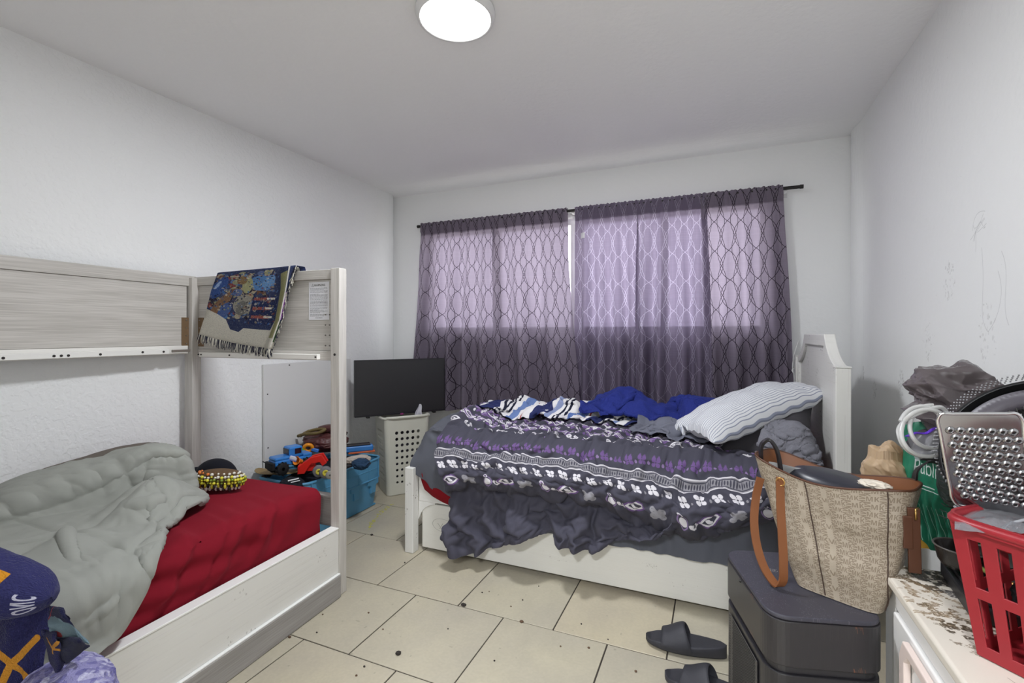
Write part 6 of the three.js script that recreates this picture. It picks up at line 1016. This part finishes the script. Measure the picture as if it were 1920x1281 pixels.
// ---------------------------------------------------------------- on the bunk: tapestry, beaded purse, cap, fleece heap
{
  const face = (px, py, lz = 0.052) => { const n = V(Math.sin(BUNK.turn), 0, Math.cos(BUNK.turn)), q = fromBunk(0, lz), d = dirOf(px, py), o = V(0, EYE, 0), k = V(q[0], 0, q[1]).sub(V(0, 0, 0)).dot(n) / d.dot(n); return d.multiplyScalar(k).add(o); };
  const tex = canvasTex(1024, 1024, (g, w, h) => {                          // a woven picture of loose shapes and colours
    g.fillStyle = '#2c3556'; g.fillRect(0, 0, w, h);
    const rnd = rng(15), pal = ['#3e5f95', '#4c74a8', '#6b4a3a', '#8a8a6a', '#2a2d48', '#7b3a3a', '#9c8d70', '#36405e', '#54638a', '#a39a84', '#241f30'];
    for (let i = 0; i < 210; i++) { g.fillStyle = pal[Math.floor(rnd() * pal.length)]; g.beginPath(); g.ellipse(40 + rnd() * 640, 60 + rnd() * 620, 14 + rnd() * 46, 12 + rnd() * 40, rnd() * 3, 0, 6.3); g.fill(); }
    const blob = (c, x, y, a, b, r = 0) => { g.fillStyle = c; g.beginPath(); g.ellipse(x, y, a, b, r, 0, 6.3); g.fill(); };
    blob('#2f4a86', 80, 270, 80, 190, 0.25); blob('#8fa6cc', 60, 240, 22, 80, 0.3); blob('#7d5e46', 150, 520, 60, 180, 0.5); blob('#4d78ad', 560, 230, 150, 120, 0.2); blob('#5f8abb', 640, 210, 60, 110, 0.5); blob('#9a9a72', 400, 250, 60, 130); blob('#7a6242', 330, 170, 60, 70); blob('#8f8c82', 390, 520, 110, 120); blob('#6b6a66', 380, 560, 60, 90); blob('#44598c', 200, 600, 60, 110, 0.4);
    g.fillStyle = '#20294e'; g.fillRect(480, 420, 280, 330); for (const y of [430, 540, 640]) { g.fillStyle = '#8e4a44'; g.fillRect(500, y, 190, 34); g.fillStyle = '#d8d2c6'; g.fillRect(640, y + 4, 90, 22); }
    g.fillStyle = '#c9c5b8'; g.beginPath(); g.moveTo(0, 600); g.lineTo(140, 660); g.lineTo(240, 720); g.lineTo(320, 850); g.lineTo(420, 870); g.lineTo(460, 810); g.lineTo(760, 810); g.lineTo(780, 700); g.lineTo(1024, 700); g.lineTo(1024, 1024); g.lineTo(0, 1024); g.fill();
    g.fillStyle = '#8c8a62'; g.beginPath(); g.moveTo(780, 100); g.lineTo(900, 60); g.lineTo(900, 900); g.lineTo(790, 900); g.fill();
    g.fillStyle = '#8d5aa0'; g.fillRect(930, 380, 94, 300); g.fillStyle = '#3f5a3c'; g.fillRect(930, 700, 94, 240); g.fillStyle = '#d5d2ca'; g.fillRect(905, 0, 26, 1024);
    for (let i = 0; i < 520; i++) { const x = rnd() * 760, y = 40 + rnd() * 700; if (y > 600 && x < 260) continue; g.fillStyle = [...pal, '#c9c2b0', '#b8b09a', '#151828'][Math.floor(rnd() * (pal.length + 3))]; g.globalAlpha = 0.75; g.beginPath(); g.ellipse(x, y, 3 + rnd() * 16, 2 + rnd() * 12, rnd() * 3, 0, 6.3); g.fill(); g.globalAlpha = 1; }
    for (let i = 0; i < 42000; i++) { g.fillStyle = `rgba(${rnd() > 0.5 ? '235,230,215' : '16,16,30'},${rnd() * 0.42})`; g.fillRect(rnd() * w, rnd() * h, 2, 4); }
  }, { clampEdges: true });
  const t = thing('throw_blanket', 'woven picture throw with black fringe hung over the bunk end panel', 'throw');
  const L = [[408, 512], [396, 545], [385, 590], [373, 627]], C = [[500, 503], [500, 550], [490, 600], [470, 645]], Q = [[556, 498], [544, 540], [530, 600], [511, 656]];
  const cp = (a, v) => { const k = clamp(v * 3, 0, 2.999), i = Math.floor(k); return [lerp(a[i][0], a[i + 1][0], k - i), lerp(a[i][1], a[i + 1][1], k - i)]; };
  const at = (u, v) => { const a = cp(L, v), c = cp(C, v), b = cp(Q, v), px = u < 0.75 ? lerp(a[0], c[0] + 26, u / 0.75) : lerp(c[0] + 26, b[0], (u - 0.75) / 0.25), py = lerp(a[1], b[1], u) + 5 * Math.sin(u * PI) * v; return face(px, py, 0.060 + 0.016 * v * (0.9 + Math.sin(u * 8 + v * 2) * 0.5) + (u > 0.75 ? 0.03 * Math.sin((u - 0.75) * 4 * PI) * (0.4 + v * 0.4) : 0) + 0.002 * fbm(u * 8, v * 8, 1, 3)); };
  const n = V(Math.sin(BUNK.turn), 0, Math.cos(BUNK.turn));
  const g = surf(70, 80, (u, vv) => {
    if (vv > 0.3) return at(u, (vv - 0.3) / 0.7).toArray();
    const top = at(u, 0), k = vv / 0.3, y = 1.5675 + 0.004 * Math.sin(u * 12) + (u > 0.86 ? 0.008 : 0);
    if (k > 0.6) { const f = (k - 0.6) / 0.4, a = f * PI / 2; return [lerp(top.x - n.x * 0.058, top.x, f), Math.max(top.y, y - 0.006 * f), lerp(top.z - n.z * 0.058, top.z, f)]; }
    const f = 1 - k / 0.6; return [top.x - n.x * (0.060 + 0.006 * f), y - 0.14 * f, top.z - n.z * (0.060 + 0.006 * f)];
  }, { thick: 0.005 });
  const uv = g.attributes.uv; for (let i = 0; i < uv.count; i++) uv.setY(i, 1 - uv.getY(i) * 1.0);
  for (let i = 0; i < uv.count; i++) uv.setY(i, clamp((uv.getY(i)) / 0.7, 0, 1));
  part('cloth', g, fab(0xffffff, { map: tex, sheen: 0.1, bumpMap: withRepeat(fine, 30, 30), bumpScale: 0.0008 }), t);
  const rnd = rng(6), strands = { dark: [], pale: [] };
  for (let k = 0; k < 120; k++) { const u = k / 120, p = at(u, 1), l = 0.028 + rnd() * 0.02, dx = (rnd() - 0.5) * 0.02; strands[rnd() > 0.42 ? 'dark' : 'pale'].push(tube([p.clone(), p.clone().add(V(dx * 0.4, -l * 0.5, 0.004)), p.clone().add(V(dx, -l, 0.002 + rnd() * 0.006))], 0.0017, 4, 5)); }
  for (let k = 0; k < 110; k++) { const v = k / 110, p = at(1, v), l = 0.02 + rnd() * 0.03; strands[rnd() > 0.5 ? 'dark' : 'pale'].push(tube([p.clone(), p.clone().add(V(-0.004 + rnd() * 0.012, -l * 0.35, 0.012)), p.clone().add(V(-0.012 + rnd() * 0.024, -l, 0.012 + rnd() * 0.01))], 0.0018, 4, 5)); }
  for (let k = 0; k < 40; k++) { const p = face(548 + rnd() * 12, 502 + rnd() * 3, 0.03), l = 0.03 * rnd() + 0.01; strands.pale.push(tube([p, p.clone().add(V(0.012 * rnd(), 0.01 * rnd(), 0.01)), p.clone().add(V(0.02 * rnd() + 0.01, -l * 0.4, 0.02))], 0.0016, 4, 5)); }
  for (const k of ['dark', 'pale']) { const f = part('fringe', strands[k], std(k === 'dark' ? S(36, 36, 52) : S(186, 182, 170), 0.9), t, k === 'dark' ? 'dark fringe' : 'pale fringe'); f.userData.kind = 'stuff'; }
}
{
  // beaded purse and a black cap on the red sheet
  const p = onY(402, 912, MT + 0.03), t = thing('beaded_purse', 'small brown purse edged with yellow green and white beads', 'purse', [p.x, MT + 0.012, p.z - 0.03], R(20));
  part('body', tf(surf(40, 20, (u, v) => { const a = u * 2 * PI, e = v * PI; return [0.115 * Math.cos(a) * Math.sin(e) ** 0.7, 0.046 + 0.042 * -Math.cos(e), 0.045 * Math.sin(a) * Math.sin(e) ** 0.7]; }, { closed: true }), {}), std(S(104, 78, 50), 0.7, { bumpMap: withRepeat(fleeceBump, 4, 2), bumpScale: 0.004 }), t);
  const rnd = rng(2), pal = { yellow: S(214, 208, 60), green: S(122, 140, 44), white: S(222, 220, 210), orange: S(214, 120, 50), dark: S(44, 40, 40) }, set = { yellow: [], green: [], white: [], orange: [], dark: [] };
  const bead = new THREE.IcosahedronGeometry(0.0055, 1);
  for (let r = 0; r < 6; r++) for (let k = 0; k < 26; k++) { const a = lerp(-0.2, PI + 0.2, k / 25), y = 0.012 + r * 0.013, q = Math.sin(Math.acos(clamp((0.046 - y) / 0.046, -1, 1))) ** 0.7, kind = r === 0 ? (k % 2 ? 'white' : 'dark') : r === 1 ? (k % 2 ? 'dark' : 'yellow') : r === 2 ? (rnd() > 0.4 ? 'yellow' : 'green') : r === 3 ? (rnd() > 0.5 ? 'yellow' : 'green') : r === 4 ? (k % 3 ? 'white' : 'yellow') : (k < 12 ? 'orange' : 'white'); if (r === 5 && k % 2) continue; const s = 0.8 + rnd() * 0.7; set[kind].push(bead.clone().scale(s, s * (r < 2 ? 1.8 : 1), s).translate(-0.118 * Math.cos(a) * q + (rnd() - 0.5) * 0.004, y + (rnd() - 0.5) * 0.004, 0.049 * Math.sin(a) * q + 0.003 + rnd() * 0.005)); }
  for (const k of Object.keys(set)) { const m = part('beads', set[k].map((g) => triUV(g)), std(pal[k], 0.35), t, k + ' beads'); m.userData.kind = 'stuff'; }
  const q = onY(380, 885, MT + 0.06), c = thing('cap', 'black cap lying behind the beaded purse', 'cap', [q.x - 0.02, MT + 0.012, q.z - 0.08], R(20));
  part('crown', new THREE.SphereGeometry(0.085, 36, 16, 0, 2 * PI, 0, PI / 2).scale(1.2, 1.05, 0.9), fab(S(30, 31, 38)), c);
  part('brim', surf(30, 10, (u, v) => { const a = lerp(2.4, 3.7, u), r = lerp(0.085, 0.14, v); return [Math.cos(a) * r * 1.15, 0.018 + 0.02 * v - 0.02 * Math.abs(u - 0.5), Math.sin(a) * r]; }, { thick: 0.004 }), fab(S(28, 29, 36)), c);
}
{
  // fleece heap at the near end of the bunk: a navy printed blanket, a teal edged towel and a lavender throw
  const fleece = (map, c = 0xffffff) => fab(c, { map, roughness: 1, sheen: 0.6, bumpMap: withRepeat(fleeceBump, 3, 3), bumpScale: 0.004 });
  const navy = canvasTex(1024, 1024, (g, w, h) => {
    g.fillStyle = '#343560'; g.fillRect(0, 0, w, h); const rnd = rng(44);
    for (let i = 0; i < 9000; i++) { g.fillStyle = `rgba(${rnd() > 0.5 ? '96,98,160' : '26,26,60'},${rnd() * 0.25})`; g.fillRect(rnd() * w, rnd() * h, 3, 3); }
    g.save(); g.translate(960, 520); g.rotate(PI / 2); g.fillStyle = '#c6c6d8'; g.font = 'bold 100px sans-serif'; g.textAlign = 'center'; g.fillText('ONC', -10, 30); g.restore();
    g.fillStyle = '#cf8f2c'; g.fillRect(0, 655, 850, 64); g.fillStyle = '#c0402c'; g.beginPath(); g.ellipse(660, 690, 90, 26, 0.1, 0, 6.3); g.fill(); g.fillStyle = '#d8c27a'; g.fillRect(0, 630, 800, 18);
    g.strokeStyle = '#b9bcd8'; g.lineWidth = 16; g.beginPath(); g.arc(640, 330, 60, 0.2, 2.6); g.stroke();
  }, { clampEdges: true });
  const crossTex = canvasTex(512, 512, (g, w, h) => {
    g.fillStyle = '#2f2f58'; g.fillRect(0, 0, w, h); const rnd = rng(46);
    for (let i = 0; i < 4000; i++) { g.fillStyle = `rgba(${rnd() > 0.5 ? '86,88,150' : '24,24,56'},${rnd() * 0.25})`; g.fillRect(rnd() * w, rnd() * h, 3, 3); }
    g.strokeStyle = '#cc8d34'; g.lineWidth = 34; g.lineCap = 'round'; for (const [a, b, c, d] of [[313, 305, 248, 254], [313, 305, 450, 168], [313, 305, 265, 430], [313, 305, 487, 368]]) { g.beginPath(); g.moveTo(a, b); g.lineTo(c, d); g.stroke(); }
  }, { clampEdges: true });
  const t = thing('fleece_blanket', 'navy fleece blanket with orange stripes and white letters on the bunk', 'blanket');
  const T = 1.13, A = ray(-230, 1050, T + 0.05), B = ray(96, 1112, T), ax = B.clone().sub(A), up = V(0, 1, 0), sd = V().crossVectors(ax.clone().normalize(), up).normalize();
  const roll = surf(60, 40, (u, v) => { const a = v * 2 * PI, end = u > 0.7 ? Math.sqrt(Math.max(0, 1 - ((u - 0.7) / 0.3) ** 2)) : 1, r = (0.066 + 0.014 * (1 - u)) * (end * 0.98 + 0.02) * (1 + 0.10 * fbm(u * 5, Math.cos(a) * 1.5, Math.sin(a) * 1.5, 3)), c = A.clone().addScaledVector(ax, u); return c.addScaledVector(up, Math.sin(a) * r * 0.88 + 0.012 * Math.sin(u * 5)).addScaledVector(sd, -Math.cos(a) * r * 1.1).toArray(); }, { closed: false });
  part('fold', roll, fleece(navy), t);
  const dr = part('drape', surf(40, 40, (u, v) => { const a = ray(lerp(-70, 95, u) - 20 * v, lerp(1120, 1330, v), lerp(T + 0.01, T - 0.05, v) + 0.02 * Math.sin(u * 7 + v * 2)); return [a.x, a.y + 0.008 * Math.sin(u * 5), a.z + 0.006 * fbm(u * 6, v * 6, 2, 3)]; }, { thick: 0.012 }), fleece(crossTex), t); { const q = dr.geometry.attributes.uv; for (let i = 0; i < q.count; i++) q.setY(i, 1 - q.getY(i)); }
  const towelTex = canvasTex(256, 256, (g, w, h) => { g.fillStyle = '#7d97a3'; g.fillRect(0, 0, w, h); g.fillStyle = '#23264a'; g.beginPath(); g.moveTo(0, 150); g.lineTo(120, 190); g.lineTo(256, 120); g.lineTo(256, 256); g.lineTo(0, 256); g.fill(); g.fillStyle = '#b8323a'; g.beginPath(); g.ellipse(60, 30, 40, 26, 0.6, 0, 6.3); g.fill(); g.strokeStyle = '#b04458'; g.lineWidth = 12; g.beginPath(); g.moveTo(0, 120); g.lineTo(120, 256); g.stroke(); }, { clampEdges: true });
  const quad = (a, b, c, d, ts, mat, name, parent) => part(name, surf(26, 26, (u, v) => { const px = lerp(lerp(a[0], b[0], u), lerp(d[0], c[0], u), v), py = lerp(lerp(a[1], b[1], u), lerp(d[1], c[1], u), v), p = ray(px, py, ts + 0.012 * Math.sin(u * 4 + v * 5)); return [p.x, p.y, p.z + 0.004 * fbm(u * 5, v * 5, 1, 3)]; }, { thick: 0.01 }), mat, parent);
  const tw = thing('towel', 'teal and navy towel corner with a red spot below the fleece', 'towel');
  quad([92, 1135], [112, 1140], [168, 1208], [92, 1190], T - 0.02, fleece(towelTex), 'upper_fold', tw); quad([78, 1180], [100, 1185], [126, 1248], [110, 1275], T - 0.035, fleece(crossTex), 'lower_fold', tw); quad([84, 1188], [150, 1200], [168, 1212], [124, 1246], T - 0.028, fleece(null, S(36, 38, 70)), 'middle_fold', tw);
  const lav = canvasTex(512, 512, (g, w, h) => { g.fillStyle = '#8f8cb8'; g.fillRect(0, 0, w, h); const rnd = rng(71); for (let i = 0; i < 260; i++) { g.fillStyle = rnd() > 0.5 ? 'rgba(206,206,226,0.5)' : 'rgba(84,82,140,0.45)'; g.beginPath(); g.ellipse(rnd() * w, rnd() * h, 8 + rnd() * 40, 4 + rnd() * 14, rnd() * 3, 0, 6.3); g.fill(); } });
  const lc = ray(120, 1310, T - 0.02), lg = crumpled(0.125, 0.085, 0.09, { seed: 33, amp: 0.07, freq: 1.6 }).translate(lc.x, lc.y, lc.z);
  solo('fleece_blanket', triUV(lg), fab(0xffffff, { map: withRepeat(lav, 4, 4), sheen: 0.6, bumpMap: withRepeat(fleeceBump, 8, 8), bumpScale: 0.004 }), 'lavender mottled fleece bunched below the navy blanket', 'blanket');
}
// ---------------------------------------------------------------- crumbs and a chalk streak on the floor
{
  const rnd = rng(99), dark = std(S(48, 42, 38), 0.9), brown = std(S(96, 74, 56), 0.9);
  const spots = [[747, 1227, 1.6], [869, 1136, 1.7], [978, 1167, 1.2], [697, 1004, 1.3], [759, 1056, 0.6], [683, 1251, 0.6], [668, 1268, 0.6], [904, 1112, 0.5], [917, 1110, 0.4], [691, 1150, 0.6], [605, 1153, 0.5], [594, 1187, 0.5], [543, 1196, 0.9], [1051, 1213, 0.5], [1104, 1216, 0.7], [927, 1240, 0.5], [1192, 1260, 0.7], [958, 1138, 0.5], [1090, 1171, 0.5], [1140, 1200, 0.4], [840, 1180, 0.4], [718, 1181, 0.5], [1010, 1100, 0.4], [980, 1126, 0.5]];
  for (const [px, py, s] of spots) { const p = onY(px, py, 0), g = crumpled(0.007 * s, 0.003 * s + 0.001, 0.006 * s, { seed: Math.floor(px), amp: 0.3, detail: 3 }).translate(p.x, 0.003 * s * 0.7 + 0.001, p.z); solo('floor_crumb', triUV(g), s > 1.5 || rnd() > 0.4 ? dark : brown, 'small dark crumb of dirt lying on the cream tiles', 'dirt', 'crumbs on the floor tiles'); }
  const ch = [[735, 945], [722, 955], [712, 962], [704, 972], [696, 982], [690, 992]].map(([a, b]) => onY(a, b, 0.0015)), bits = [];
  for (let k = 0; k < 60; k++) { const i = Math.min(4, Math.floor(rnd() * 5)), p = ch[i].clone().lerp(ch[i + 1], rnd()); bits.push(new THREE.BoxGeometry(0.004 + rnd() * 0.012, 0.0008, 0.003 + rnd() * 0.006).rotateY(rnd() * 3).translate(p.x + (rnd() - 0.5) * 0.025, 0.0013, p.z + (rnd() - 0.5) * 0.025)); }
  const c = solo('chalk_marks', mergeGeometries(bits), std(S(208, 204, 96), 0.95), 'streak of yellow chalk marks on the tiles beside the bed leg', 'marks'); c.userData.kind = 'stuff';
}
renderer.render(scene, camera);
